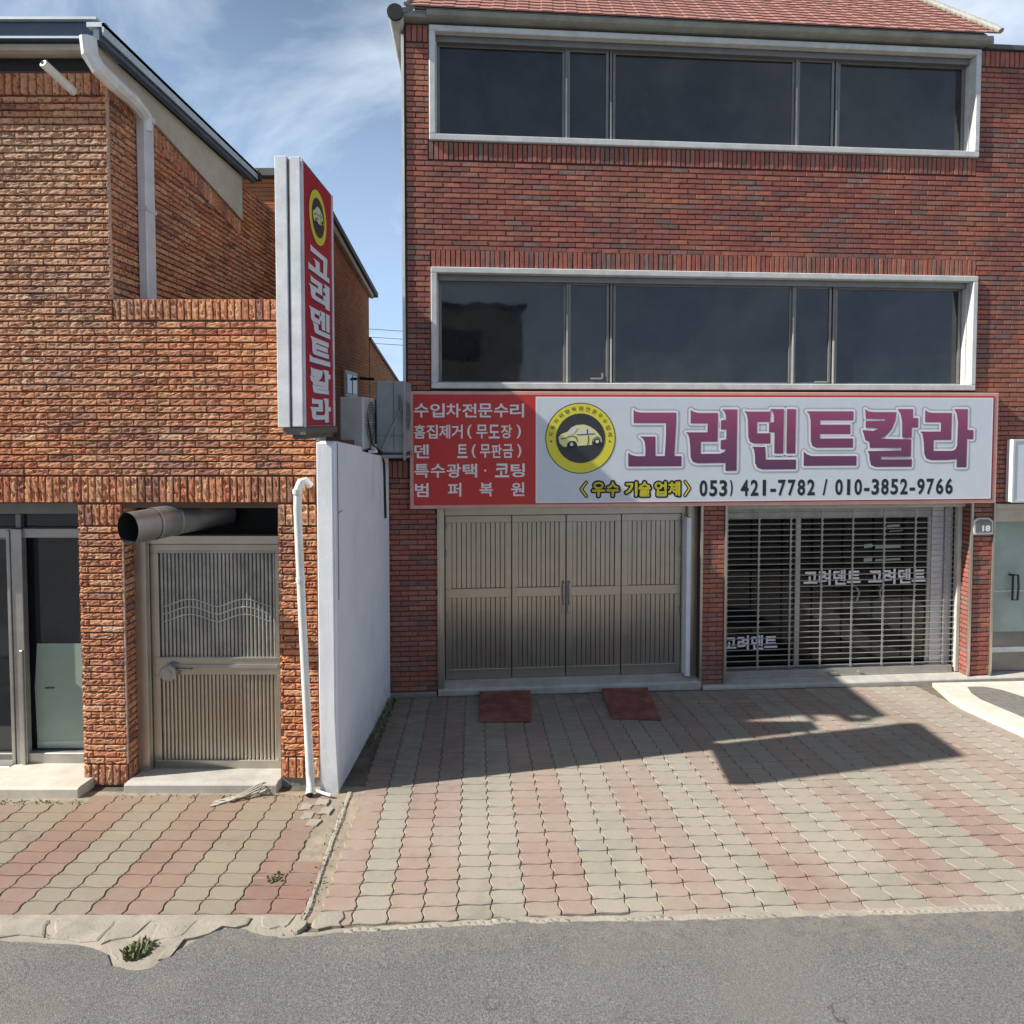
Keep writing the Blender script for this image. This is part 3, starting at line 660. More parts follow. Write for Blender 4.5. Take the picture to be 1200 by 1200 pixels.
def in_planter(x, y): return x > 5.25 and y > 6.0+ (6.1-x)*.0 and (x-5.28) > (y-7.6)*-.15 and y > 6.0
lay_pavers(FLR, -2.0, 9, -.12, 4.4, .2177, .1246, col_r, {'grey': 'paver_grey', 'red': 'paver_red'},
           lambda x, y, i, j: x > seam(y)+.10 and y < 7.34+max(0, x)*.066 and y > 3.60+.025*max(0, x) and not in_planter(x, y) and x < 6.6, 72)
def col_l(i, j): return 'red' if ((i+3) % 4) in (1, 2) else 'grey'
FLL = Matrix.Translation((-1.315, 3.665, 0)) @ Matrix.Rotation(R(.6), 4, 'Z')
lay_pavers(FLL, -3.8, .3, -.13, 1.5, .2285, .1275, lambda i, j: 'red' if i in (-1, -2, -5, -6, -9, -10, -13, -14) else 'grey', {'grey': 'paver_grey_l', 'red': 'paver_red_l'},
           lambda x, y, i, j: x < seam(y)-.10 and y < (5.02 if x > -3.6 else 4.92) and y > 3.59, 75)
# mossy mortar filling the seam, dirt and moss tufts in the joints
mb = MB(); rows = []
for i in range(100):
    y = 3.56+i*.0155; c0 = seam(y)+.012*noise.noise(Vector((y*6, 1, 1))); wd = .022+.012*noise.noise(Vector((y*5, 7, 2)))
    rows.append([(c0-wd+random.uniform(-.004, .004), y, GZ(y)-.006), (c0-wd*.5, y, GZ(y)+.002+random.uniform(-.002, .003)), (c0+wd*.4, y, GZ(y)+.003+random.uniform(-.002, .003)), (c0+wd+random.uniform(-.004, .004), y, GZ(y)-.006)])
mb.add([p for r in rows for p in r], [(i*4+j, i*4+j+1, i*4+j+5, i*4+j+4) for i in range(99) for j in range(3)])
obj('mortar_seam', mb, 'crust', lot, fix=False)
mb = MB()
def sheet(mb, x0f, x1f, y0, y1, n, lift):
    g = [[(x0f(y)+(x1f(y)-x0f(y))*t/6, y, GZ(y)+lift+.003*noise.noise(Vector((t*2.1+y*9, y*13, 3)))) for t in range(7)] for y in [y0+(y1-y0)*k/n for k in range(n+1)]]
    mb.add([p for r in g for p in r], [(k*7+j, k*7+j+1, k*7+j+8, k*7+j+7) for k in range(n) for j in range(6)])
sheet(mb, lambda y: seam(y)-.36, lambda y: seam(y)+.24, 3.56, 5.2, 40, -.008)
sheet(mb, lambda y: -4.8, lambda y: -1.4, 4.80, 5.12, 8, -.007)
obj('cement_patch', mb, 'soil', lot, fix=False)
for a_, b_ in ((-1.72, 4.86), (-1.60, 4.93), (-1.66, 4.74), (-1.53, 4.80), (-1.58, 4.64)):
    m1 = MB(); chunk_mb(m1, [(a_-.05, b_-.045), (a_+.05, b_-.04), (a_+.055, b_+.04), (a_-.04, b_+.05)], .004+random.random()*.006, .01); obj('cement_piece', m1, 'crust', lot)
def leaves(mb, cx, cy, n, rad, h, z0=None, wid=.012):
    for i in range(n):
        a = random.uniform(0, 6.283); r = rad*random.random()**.5; x = cx+r*math.cos(a); y = cy+r*math.sin(a); z = GZ(y) if z0 is None else z0
        L = h*random.uniform(.5, 1.1); b = random.uniform(0, 6.283); lean = random.uniform(.2, .9)
        d = Vector((math.cos(b)*lean, math.sin(b)*lean, 1)).normalized()*L; s = Vector((-math.sin(b), math.cos(b), 0))*wid*random.uniform(.5, 1)
        p = Vector((x, y, z)); mb.add([p-s*.4, p+s*.4, p+d*.55+s, p+d, p+d*.55-s], [(0, 1, 2, 3, 4)])
def weed(cx, cy, n, rad, h, label, wid=.012, group=None):
    mb = MB(); leaves(mb, cx, cy, n, rad, h, wid=wid)
    return props(obj('weed_clump', mb, 'leaf', origin=(cx, cy, GZ(cy)), fix=False), label, 'weed', group)
weed(-2.17, 3.36, 150, .075, .042, 'bushy green weed growing in the broken cement hollow beside the asphalt')
weed(-1.62, 3.985, 40, .05, .025, 'low moss tuft in the joint between dusky red pavers near the seam')
mb = MB()
for i in range(16):
    y = 5.9+i*.085; leaves(mb, -1.45+random.uniform(-.01, .04), y, 9, .045, .075 if i > 6 else .035, wid=.013)
props(obj('weed_clump', mb, 'leaf', origin=(-1.43, 6.5, GZ(6.5)), fix=False), 'line of dark weeds growing along the foot of the white wall', 'weed', kind='stuff')
mb = MB()
for i in range(70):
    y = random.uniform(3.65, 4.95); leaves(mb, seam(y)+random.uniform(-.05, .05), y, 2, .02, .018, wid=.006)
for i in range(60):
    x = random.uniform(-4.4, -3.62); leaves(mb, x, 4.93+random.uniform(-.03, .02), 2, .02, .022, wid=.006)
for i in range(50):
    x = random.uniform(-3.4, -1.7); leaves(mb, x, 5.04+random.uniform(-.05, .02), 2, .02, .018, wid=.006)
props(obj('moss', mb, 'leaf', fix=False), 'sparse moss and tiny weeds in the paving joints', 'moss', kind='stuff')

# ================================================================== LEFT BUILDING
LB = root('brick_building', (-3.0, 5.2, .22), 0, 'orange rough-faced brick building on the left with blue-grey roof edge', 'building')
YF = 5.2; XC = -3.46; XE = -1.70
HL = [(-9.0, -3.80, .1, 2.741), (-3.41, -2.055, .1, 2.70)]
mb = MB()
holes_wall(mb, FLfront(YF), -9, XE, .05, 4.50, .012, .22, HL)
mb.box(-9, XC, YF+.012, YF+.22, 4.50, 6.45)
mb.box(-9, XE, 7.6, 7.8, .0, 3.2); mb.box(XE-.2, XE, YF+.22, 7.6, 0, 3.2); mb.box(-9, XE, YF+.22, 7.8, 3.15, 3.25)
front = obj('front_wall', mb, 'mortar_l', LB)
mb = MB(); mb.box(XC-.22, XC-.012, YF+.22, 7.70, 3.2, 6.60); mb.box(XC-.22, XC-.012, 7.70, 9.2, 3.0, 6.50)
side = obj('side_wall', mb, 'mortar_l', LB)
bl = []
SP = .0622; CP = .0596; BL_ = .2125
# front: soldier band over the openings, courses, parapet band, top band
soldiers(FLfront(YF), -5.0, XE-.02, 2.745, 2.980, SP, bl, front)
stretcher(FLfront(YF), -5.0, XE-.01, 2.985, 4.325, CP, BL_, [], bl, front)
soldiers(FLfront(YF), XC+.01, XE-.02, 4.330, 4.518, SP, bl, front)
stretcher(FLfront(YF), -5.0, XC+.005, 4.325, 6.235, CP, BL_, [], bl, front)
soldiers(FLfront(YF), -5.0, XC+.005, 6.240, 6.430, .0665, bl, front)
# pillars either side of the metal door
soldiers(FLfront(YF), -3.80, -3.415, 2.545, 2.735, .064, bl, front); stretcher(FLfront(YF), -3.80, -3.415, .42, 2.54, CP, BL_, [], bl, front); soldiers(FLfront(YF), -3.80, -3.415, .225, .415, .062, bl, front)
soldiers(FLfront(YF), -2.05, XE-.01, 2.545, 2.735, .064, bl, front); stretcher(FLfront(YF), -2.05, XE-.01, .485, 2.54, CP, BL_, [], bl, front); soldiers(FLfront(YF), -2.05, XE-.01, .29, .48, .062, bl, front)
stretcher(Fpx(-3.41), YF+.01, YF+.19, .42, 2.54, CP, BL_, [], bl, front); soldiers(Fpx(-3.41), YF+.01, YF+.19, .225, .415, .062, bl, front); soldiers(Fpx(-3.41), YF+.01, YF+.19, 2.545, 2.735, .062, bl, front)
# side wall with its sloping soldier band
slope = lambda y: -.17*(y-5.2)
stretcher(Fpx(XC), YF+.02, 7.70, 4.45, 6.24, CP, BL_, [], bl, side, clip=lambda a, z: z < 6.24+slope(a)-.01)
soldiers(Fpx(XC), YF+.02, 7.70, 6.235, 6.425, .066, bl, side, zoff=slope)
stretcher(Fpx(XC), 7.70, 9.1, 4.2, 6.49, CP, BL_, [], bl, side)
scatter(bl, BV_L, 'brick', LB, 'brick_l', 300, ok=lambda p: p.z > .4 and not (p.x > -1.82 and p.z > 3.2))
mb = MB(); mb.box(XC-.012, XC+.006, YF-.004, YF+.014, 4.52, 6.43); mb.box(-3.418, -3.404, YF-.006, YF+.010, .42, 2.54); obj('corner_joint', mb, 'mortar_pale', LB)
mb = MB()       # ragged mortar edge beside the boundary wall
for i in range(60):
    z = .3+i*.055; mb.box(XE-.012, XE+.012+random.random()*.03, YF+.004+random.random()*.01, YF+.2, z, z+.056)
obj('mortar_edge', mb, 'concrete', LB)
# base course, step, sills
mb = MB(); mb.box(-3.80, -3.40, YF+.02, YF+.2, .05, .228); mb.box(-2.06, XE, YF+.01, YF+.2, .05, .292); mb.box(-3.40, -3.18, YF-.02, YF+.05, .12, .235)
obj('base_course', mb, 'concrete_dark', LB)
mb = MB(); mb.prism([(5.005, .10), (5.56, .10), (5.56, .262), (5.03, .318), (5.005, .312)], 0, -9, -3.715); obj('shop_step', mb, 'stone_pale', LB, bevel=.006)
mb = MB(); mb.prism([(5.09, .10), (5.62, .10), (5.62, .222), (5.14, .302), (5.09, .295)], 0, -3.38, -2.05)
obj('door_threshold', mb, 'concrete', LB, bevel=.006)
# roof: slab, fascias, soffit, gutter, board under the eave
mb = MB(); mb.box(-9, -3.365, 5.08, 7.88, 6.60, 6.70); roof = obj('roof', mb, 'bluemetal', LB)
mb = MB(); mb.box(-9, -3.345, 5.03, 5.078, 6.61, 6.745); mb.prism([(-3.40, 6.545), (-3.34, 6.545), (-3.34, 6.64), (-3.40, 6.64)], 1, 4.955, 7.90); obj('fascia', mb, 'bluemetal', roof, bevel=.008)
mb = MB(); mb.box(-9, -3.40, 5.0, 5.09, 6.748, 6.768); mb.box(-3.335, -3.32, 4.97, 7.92, 6.60, 6.70); mb.box(-3.46, -3.32, 4.97, 7.92, 6.668, 6.705); mb.box(-9, -3.46, 5.022, 5.029, 6.61, 6.625); obj('flashing', mb, 'bluelight', roof)
mb = MB(); mb.box(-3.40, -3.30, 7.925, 7.99, 6.60, 6.70); mb.tube([(-3.35, 7.95, 6.69), (-3.33, 7.97, 6.75)], .012, 6); obj('gutter_end', mb, 'black', roof)
mb = MB(); mb.box(-9, -3.46, 5.082, 5.14, 6.55, 6.598); mb.box(-9, -3.42, 5.142, 5.32, 6.57, 6.595); obj('soffit', mb, 'beige', LB)
mb = MB(); mb.box(-9, -3.47, 5.222, 5.30, 6.432, 6.56); obj('shade_strip', mb, 'dark', LB)  # dark strip stands in for the shade gap under the soffit
mb = MB(); mb.prism([(5.06, 6.44), (5.42, 6.385), (7.69, 6.00), (7.69, 6.545), (5.02, 6.56)], 0, -3.452, -3.425); obj('eave_board', mb, 'beige', LB)
mb = MB(); mb.tube([(-3.81, 4.955, 6.37), (-3.74, 5.21, 6.27)], .036, 12, cap=False); mb.tube([(-3.81, 4.957, 6.37), (-3.74, 5.21, 6.27)], .029, 12); obj('vent_pipe', mb, 'pvc', LB)
mb = MB(); disc(mb, FLfront(4.950), -3.81, 6.37, .016, 0, 12); obj('pipe_bore', mb, 'black', LB)
mb = MB()
path = [(-3.42, 4.93, 6.55), (-3.415, 4.94, 6.42), (-3.38, 4.98, 6.34), (-3.34, 5.10, 6.29), (-3.36, 5.38, 6.30), (-3.385, 5.60, 6.27), (-3.40, 5.63, 6.15)]
mb.tube(path, .062, 10); rp_ = obj('rainwater_elbow', mb, 'pvc', LB, smooth=False)
mb = MB(); mb.box(-3.45, -3.36, 5.565, 5.705, 4.52, 6.26); obj('rainwater_pipe', mb, 'downpipe', LB, bevel=.012)
mb = MB(); mb.box(-3.455, -3.35, 5.555, 5.715, 6.24, 6.29); mb.box(-3.455, -3.352, 5.557, 5.713, 5.4, 5.43); obj('pipe_bracket', mb, 'downpipe', LB)
# shop window and sliding door on the far left (recessed)
F5 = FLfront(5.5)
mb = MB(); holes_wall(mb, F5, -6.4, -3.80, .262, 2.74, 0, .07, [(-5.6, -4.66, .34, 2.36), (-4.55, -3.985, .36, 2.385), (-5.6, -4.60, 2.47, 2.60), (-4.55, -3.985, 2.47, 2.60)])
sw = obj('shop_window', mb, 'alu_dark', LB, bevel=.004)
mb = MB(); mb.box(-4.60, -4.50, 5.44, 5.50, .27, 2.47); mb.box(-6.4, -3.985, 5.465, 5.498, 2.385, 2.47); mb.box(-4.50, -3.985, 5.455, 5.498, .262, .37); mb.box(-6.0, -4.62, 5.38, 5.498, .262, .285); mb.box(-4.635, -4.605, 5.43, 5.47, .28, 2.46); mb.box(-4.535, -4.505, 5.42, 5.445, .27, 1.35)
obj('window_rail', mb, 'alu', sw, bevel=.004)
mb = MB(); mb.box(-5.6, -4.66, 5.53, 5.54, .34, 2.36); obj('pane', mb, 'glass_low', sw)
mb = MB(); mb.box(-4.55, -3.985, 5.54, 5.55, .36, 2.385); mb.box(-6, -3.985, 5.54, 5.55, 2.47, 2.60); obj('pane', mb, 'glass_low', sw)
mb = MB(); mb.quad([(-4.475, 5.532, .375), (-3.99, 5.532, .375), (-3.99, 5.532, 1.375), (-4.455, 5.532, 1.375), (-4.487, 5.532, .95)]); obj('window_film', mb, 'film', sw)
mb = MB(); mb.box(-4.39, -4.30, 5.525, 5.531, .948, .956); obj('film_slot', mb, 'black', sw)
mb = MB(); mb.quad([(-4.475, 5.530, .375), (-3.99, 5.530, .375), (-3.99, 5.530, .455), (-4.478, 5.530, .435)]); obj('film_edge', mb, 'glass_green', sw)
mb = MB(); mb.box(-9, -3.78, 5.8, 5.9, .1, 2.9); obj('shop_interior', mb, 'dark', LB)
# metal door with ribbed panels
mb = MB(); holes_wall(mb, FW, -3.405, -2.058, .24, 2.70, 5.38, 5.46, [(-3.30, -2.10, .245, 2.345), (-3.405, -2.058, 2.42, 2.69)])
mb.box(-3.405, -3.30, 5.33, 5.38, .23, 2.42); mb.box(-2.10, -2.055, 5.33, 5.38, .25, 2.42); obj('door_frame', mb, 'bronze_frame', LB, bevel=.005)
mb = MB(); mb.box(-3.41, -2.05, 5.75, 5.80, 2.3, 2.75); mb.box(-3.41, -2.05, 5.38, 5.80, 2.705, 2.74); mb.box(-3.40, -2.06, 5.50, 5.8, .2, 2.3); obj('transom_void', mb, 'black', LB)
mb = MB(); holes_wall(mb, FW, -3.295, -2.105, .25, 2.34, 5.395, 5.435, [(-3.225, -2.16, 1.30, 2.26), (-3.225, -2.16, .335, 1.135)])
door = obj('door', mb, 'bronze', LB, bevel=.004)
mb = MB(); mb.box(-3.225, -2.16, 5.425, 5.432, 1.30, 2.26); obj('glazing', mb, 'glass_low', door)
mb = MB(); mb.box(-3.225, -2.16, 5.425, 5.432, .335, 1.135); obj('kick_panel', mb, 'bronze_dark', door)
mb = MB(); mb.box(-3.1, -2.14, 5.385, 5.394, 1.205, 1.235); mb.box(-3.225, -2.16, 5.388, 5.396, 2.262, 2.28); mb.box(-3.225, -2.16, 5.388, 5.396, 1.285, 1.30); obj('rail_moulding', mb, 'alu', door)
def rib_proto(h):
    mb = MB(); n = 6; pr = [(math.cos(math.pi*i/n)*.0125, -math.sin(math.pi*i/n)*.013) for i in range(n+1)]
    mb.prism([(x, y) for x, y in pr], 2, -h/2, h/2); return proto('rib', mb, 'bronze_frame', smooth=False)
M['rib_glass'] = plain('ribbed_dark_glass', (.40, .395, .35), .18, .3, var=.3, bscale=9, bstr=.35)
r1, r2 = rib_proto(.96), rib_proto(.80); r1.materials[0] = M['rib_glass']
for i in range(30):
    x = -3.207+i*.0355
    inst('rib', r1, Matrix.Translation((x, 5.424, 1.78)), door); inst('rib', r2, Matrix.Translation((x, 5.424, .735)), door)
mb = MB()       # wrought pattern faintly seen behind the ribs
for k in range(3):
    z0 = 1.62+k*.07; pts = [(-3.2+i*.05, 5.416, z0+.07*abs(math.sin((i*.05)*math.pi/.5))**1.5) for i in range(21)]; mb.tube(pts, .006, 5)
obj('grille_scroll', mb, 'bronze', door)
mb = MB(); mb.tube([(-3.125, 5.40, 1.17), (-3.125, 5.36, 1.17), (-3.125, 5.345, 1.17)], .062, 14); mb.tube([(-3.125, 5.345, 1.17), (-3.125, 5.33, 1.17)], .076, 12, r2=.062); mb.tube([(-3.125, 5.33, 1.17), (-3.125, 5.322, 1.17)], .040, 12); mb.box(-3.11, -2.93, 5.375, 5.39, 1.185, 1.20); obj('handle', mb, 'alu', door)
# exhaust duct poking out over the door
mb = MB(); pts = [(-3.17, 4.90, 2.575), (-3.08, 5.10, 2.58), (-3.0, 5.28, 2.585), (-2.86, 5.50, 2.59), (-2.72, 5.70, 2.60)]
mb.tube(pts, .135, 24, cap=False); mb.tube(pts[1:3], .139, 24, cap=False); duct = obj('exhaust_duct', mb, 'duct', LB, smooth=True)
mb = MB(); mb.tube(pts, .129, 24, cap=False); mb.tube([pts[2], pts[3]], .127, 24); obj('duct_lining', mb, 'black', duct, smooth=True)
mb = MB()
for q in (1, 2):
    a = Vector(pts[q]); d = (Vector(pts[q+1])-Vector(pts[q-1])).normalized()*.008; mb.tube([a-d, a+d], .143, 24, cap=False)
obj('duct_collar', mb, 'alu', duct, smooth=True)

# white PVC drain pipe standing against the right pier
mb = MB(); pts = [(-1.76, 5.19, 2.90), (-1.785, 5.15, 2.945), (-1.815, 5.12, 2.94), (-1.835, 5.10, 2.88), (-1.838, 5.095, 2.70), (-1.80, 5.09, 1.6), (-1.755, 5.085, .42), (-1.745, 5.07, .30), (-1.735, 5.01, .262)]
mb.tube(pts, .034, 14, cap=False); dp = props(obj('drain_pipe', mb, 'pvc', smooth=True, origin=(-1.75, 5.05, .25)), 'white plastic drain pipe running down the brick pier beside the metal door', 'drain pipe')
mb = MB(); a, b = Vector(pts[-2]), Vector(pts[-1]); mb.tube([a, b+(b-a)*.1], .029, 14); obj('pipe_mouth', mb, 'black', dp)
mb = MB()
for q, z in ((3, 2.86), (5, 2.1)): mb.tube([(-1.838+(.02 if q == 5 else 0), 5.093, z-.02), (-1.838+(.02 if q == 5 else 0), 5.093, z+.02)], .039, 14)
obj('pipe_coupling', mb, 'pvc', dp)
mb = MB(); mb.tube([(-1.70, 5.05, .275), (-1.60, 5.02, .262), (-1.55, 5.0, .262)], .012, 8); props(obj('pipe_offcut', mb, 'pvc', origin=(-1.65, 5.04, .25)), 'short white rod lying at the foot of the white drain pipe', 'rod')

# frayed strap lying before the threshold
mb = MB()
for s in range(5):
    pts = []; a0 = random.uniform(-.03, .03)
    for i in range(9):
        t = i/8; pts.append((-2.17-.34*t+random.uniform(-.006, .006), 5.06-.17*t+a0*(1-t)+.03*math.sin(t*5+s), GZ(5.0)+.02+.035*(1-t)*(1-t)*(1+.5*math.sin(s))))
    mb.tube(pts, .007, 5)
for s in range(9): x = -2.15+random.uniform(-.05, .05); mb.tube([(x, 5.04, GZ(5)+.02), (x+random.uniform(-.05, .06), 5.05+random.uniform(-.03, .03), GZ(5)+.06), (x+random.uniform(-.06, .06), 5.03, GZ(5)+.02)], .006, 5)
props(obj('frayed_rope', mb, 'cloth', origin=(-2.17, 5.04, GZ(5.04))), 'tangled bit of frayed rope lying in front of the metal door threshold', 'rope')

# ------------------------------------------------------------------ projecting sign
PS = root('projecting_sign', (-1.6, 5.2, 3.30), 0, 'tall narrow white and crimson lightbox sign projecting from the left brick building', 'sign')
X0, X1, Y0, Y1, Z0, Z1 = -1.700, -1.535, 4.39, 5.15, 3.42, 5.37
mb = MB(); mb.box(X0, X1, Y0, Y1, Z0, Z1); case = obj('sign_case', mb, 'signfront', PS, bevel=.01)
mb = MB(); mb.box(X0-.012, X0+.075, Y0-.022, Y0-.002, Z0, Z1+.006); mb.box(X1-.075, X1+.004, Y0-.016, Y0-.002, Z0+.005, Z1+.002); obj('front_trim', mb, 'signfront', case, bevel=.004)
mb = MB()
for z in (3.55, 3.9, 4.3, 4.62, 5.0): mb.box(X0+.078, X0+.088, Y0-.006, Y0-.001, z-.09, z+.09)
mb.box(X1-.004, X1+.003, Y0+.01, Y1-.01, Z1-.002, Z1+.008); mb.box(X0+.076, X0+.083, Y0-.004, Y0-.001, Z0, Z1); obj('seam_gap', mb, 'rustframe', case)
mb = MB(); mb.box(X1+.001, X1+.006, Y0+.03, Y1-.02, Z0+.01, Z1-.01); face = obj('sign_face', mb, 'signcrimson', PS)
mb = MB(); mb.box(X1+.002, X1+.014, Y1-.035, Y1-.005, Z0, Z1); mb.box(X1+.002, X1+.014, Y0+.004, Y0+.03, Z0, Z1); obj('face_frame', mb, 'signfront', PS)
mb = MB(); mb.box(X0+.02, X1+.02, Y0-.005, Y1+.03, Z0-.055, Z0-.003); mb.box(X0+.05, X1-.01, Y0+.1, Y1, Z0-.09, Z0-.055)
for z in (3.7, 4.2, 4.7, 5.2): mb.box(X1-.02, X1+.02, Y1+.002, Y1+.012, z-.01, z+.01)
mb.tube([(-1.65, 5.1, 3.40), (-1.72, 5.22, 3.40)], .02, 8); mb.tube([(-1.65, 5.1, 4.35), (-1.72, 5.22, 4.35)], .02, 8); obj('sign_bracket', mb, 'rustframe', PS)
FP = Fpx(X1+.006); ya, yb = Y0+.13, Y1-.12
car_emblem(PS, FP, (Y0+Y1)/2-.01, 5.06, .215, -.001, rx=1.0, ringtext=False)
zt = 4.825; hh = .19; shadowm = MB(); wm_ = MB()
for q, syl in enumerate(SYL):
    allp = [p for k in syl for p in BIG[k]]; a0 = min(p[0] for p in allp); a1 = max(p[0] for p in allp); b0 = min(p[1] for p in allp); b1 = max(p[1] for p in allp)
    for k in syl:
        pts = [(ya+(p[0]-a0)/(a1-a0)*(yb-ya), zt-(q+1)*.232+.02+(p[1]-b0)/(b1-b0)*hh) for p in BIG[k]]
        tr = poly_tri(pts)
        wm_.add([(p[0], -.004, p[1]) for p in pts], tr, FP); shadowm.add([(p[0]+.022, -.002, p[1]-.012) for p in pts], tr, FP)
        stroke_poly(wm_, FP, pts, -.0042, .003)
obj('lettering_shadow', shadowm, 'ink_navy', PS, fix=False); obj('lettering', wm_, 'ink_white', PS, fix=False)

# ------------------------------------------------------------------ white boundary wall and air conditioner on it
BW = root('boundary_wall', (-1.6, 5.15, GZ(5.15)), 0, 'narrow white painted wall running back between the two brick buildings', 'wall')
mb = MB(); mb.prism([(5.10, .10), (7.33, -.02), (7.33, 3.02), (6.70, 3.075), (6.05, 3.15), (6.02, 3.20), (5.14, 3.29), (5.10, 3.28)], 0, -1.66, -1.515)
obj('wall', mb, 'painted_wall', BW, bevel=.01)
mb = MB(); mb.prism([(-1.665, .16), (-1.50, .16), (-1.53, .9), (-1.53, 3.27), (-1.665, 3.28)], 1, 5.075, 5.10); obj('end_board', mb, 'painted_wall', BW, bevel=.006)
mb = MB(); mb.box(-1.514, -1.508, 5.16, 5.168, 1.9, 3.27); mb.box(-1.514, -1.510, 5.16, 5.30, 2.66, 2.668); obj('crack', mb, 'concrete_dark', BW)
def ac_unit(X0, X1, Y0, Y1, Z0, Z1, mat, label, fan='px', loc=None):
    a = root('air_conditioner', ((X0+X1)/2, (Y0+Y1)/2, Z0), 0, label, 'air conditioner')
    mb = MB(); mb.box(X0, X1, Y0, Y1, Z0+.02, Z1); obj('casing', mb, mat, a, bevel=.015)
    cy, cz, r = (Y0+Y1)/2-.05, (Z0+Z1)/2+.02, min(Y1-Y0, Z1-Z0)*.42
    F = Fpx(X1)
    mb = MB(); mb.quad([(cy+r*math.cos(k*math.pi/16), -.002, cz+r*math.sin(k*math.pi/16)) for k in range(32)], F); obj('fan_recess', mb, 'dark', a)
    mb = MB()
    for q in range(1, 9): stroke_poly(mb, F, [(cy+r*q/8*math.cos(k*math.pi/10), cz+r*q/8*math.sin(k*math.pi/10)) for k in range(20)], -.006, .0045 if q < 8 else .012, seg=4)
    for k in range(8): stroke_poly(mb, F, [(cy, cz), (cy+r*math.cos(k*math.pi/4), cz+r*math.sin(k*math.pi/4))], -.005, .004, closed=False, seg=4)
    obj('fan_grille', mb, mat, a, fix=False)
    mb = MB(); mb.box(X0+.02, X1-.02, Y0+.05, Y0+.12, Z0-.03, Z0+.02); mb.box(X0+.02, X1-.02, Y1-.12, Y1-.05, Z0-.03, Z0+.02); obj('foot', mb, 'alu_dark', a)
    return a, F
a1, _ = ac_unit(-1.86, -1.60, 6.44, 7.20, 3.12, 3.715, 'ac', 'beige outdoor air conditioner sitting on top of the white wall')
mb = MB(); mb.tube([(-1.60, 6.75, 3.25), (-1.56, 6.7, 3.12), (-1.52, 6.9, 3.10), (-1.50, 7.0, 2.95), (-1.50, 7.05, 2.3)], .014, 7); mb.tube([(-1.6, 6.6, 3.5), (-1.55, 6.62, 3.2), (-1.5, 6.9, 3.08)], .010, 6); obj('refrigerant_hose', mb, 'dark', a1)
mb = MB(); mb.box(-1.59, -1.50, 6.6, 6.66, 3.10, 3.13); mb.box(-1.58, -1.53, 6.7, 6.74, 3.1, 3.19); obj('pipe_cover', mb, 'ink_white', a1)
a2, _ = ac_unit(-1.575, -1.235, 6.92, 7.355, 3.06, 3.915, 'acgrey', 'dark grey outdoor air conditioner hung on the side of the sign building')
mb = MB()
mb.tube([(-1.53, 6.92, 3.09), (-1.30, 6.905, 3.55), (-1.24, 6.90, 3.64)], .014, 6); mb.box(-1.60, -1.22, 6.89, 6.915, 3.03, 3.06); mb.box(-1.25, -1.225, 6.86, 6.90, 3.0, 3.7); mb.box(-1.60, -1.22, 6.93, 7.35, 3.02, 3.045); obj('bracket', mb, 'acgrey', a2)
mb = MB(); mb.box(-1.31, -1.285, 6.905, 6.919, 3.55, 3.75); mb.box(-1.56, -1.25, 6.913, 6.919, 3.28, 3.285); mb.box(-1.37, -1.365, 6.913, 6.919, 3.06, 3.9); obj('side_cover', mb, 'alu_dark', a2)

# ================================================================== RIGHT BUILDING
RB = root('shop_building', tuple(OR), AR, 'three storey dark red brick building with tiled roof, wide windows and shuttered repair shop', 'building')
H1 = (.28, 7.345, 6.86, 8.225); H2 = (.29, 7.38, 3.85, 5.335)
HD = (.37, 3.73, -.2, 2.36); HS = (4.06, 7.40, -.2, 2.40); HG = (7.71, 10.5, -.2, 2.36)
mb = MB()
holes_wall(mb, FR, -.02, 10.5, 3.0, 8.24, .012, .26, [H1, H2]); holes_wall(mb, FR, -.40, 10.5, -.15, 3.0, .012, .26, [HD, HS, HG])
mb.box(-.40, -.02, .012, 3, 2.9, 3.0, FR); mb.box(-.02, .2, .26, 6, 0, 8.2, FR); mb.box(10.3, 10.5, .26, 6, 0, 8.2, FR); mb.box(-.4, -.2, .26, 6, -.1, 2.95, FR); mb.box(0, 10.5, 2.8, 3.0, -.1, 8.2, FR); mb.box(0, 10.5, .26, 3, 2.95, 3.1, FR)
wall = obj('facade_wall', mb, 'mortar_r', RB)
br = []; PR = .0638; BR = .219
hs = [(H1[0]-.005, H1[1]+.005, 6.86, 8.3), (.262, 7.335, 6.63, 6.86), (.285, 7.375, 5.332, 5.558), (.285, 7.385, 3.85, 5.335), (.36, 7.4, 3.70, 3.86)]
stretcher(FR, 0, 9.1, 3.0, 8.02, PR, BR, hs, br, wall)
soldiers(FR, 0, .27, 8.03, 8.235, .068, br, wall); soldiers(FR, 7.355, 9.1, 8.03, 8.235, .066, br, wall)
soldiers(FR, .27, 7.335, 6.635, 6.855, .0605, br, wall); soldiers(FR, .29, 7.37, 5.337, 5.553, .0605, br, wall)
stretcher(FR, -.39, .36, .06, 2.74, PR, BR, [], br, wall); soldiers(FR, -.39, .0, 2.745, 2.96, .062, br, wall); stretcher(FR, 0, 9.1, 2.745, 3.0, PR, BR, [], br, wall)
stretcher(FR, .0, 9.1, 2.36, 2.745, PR, BR, [], br, wall)
stretcher(FR, 3.745, 4.035, .03, 2.36, PR, BR, [], br, wall); stretcher(FR, 7.415, 7.70, -.02, 2.36, PR, BR, [], br, wall)
stretcher(FR_px(3.60), .0, .0, 0, .1, PR, BR, [], br, wall) if False else None
stretcher(FR_mx(3.735), -.25, -.01, .1, 2.36, PR, BR, [], br, wall); stretcher(FR_mx(7.395), -.16, -.01, .02, 2.36, PR, BR, [], br, wall)
scatter(br, BV_R, 'brick', RB, 'brick_r', 300, ok=lambda p: p.z > 4.9 and p.x < 3.5)
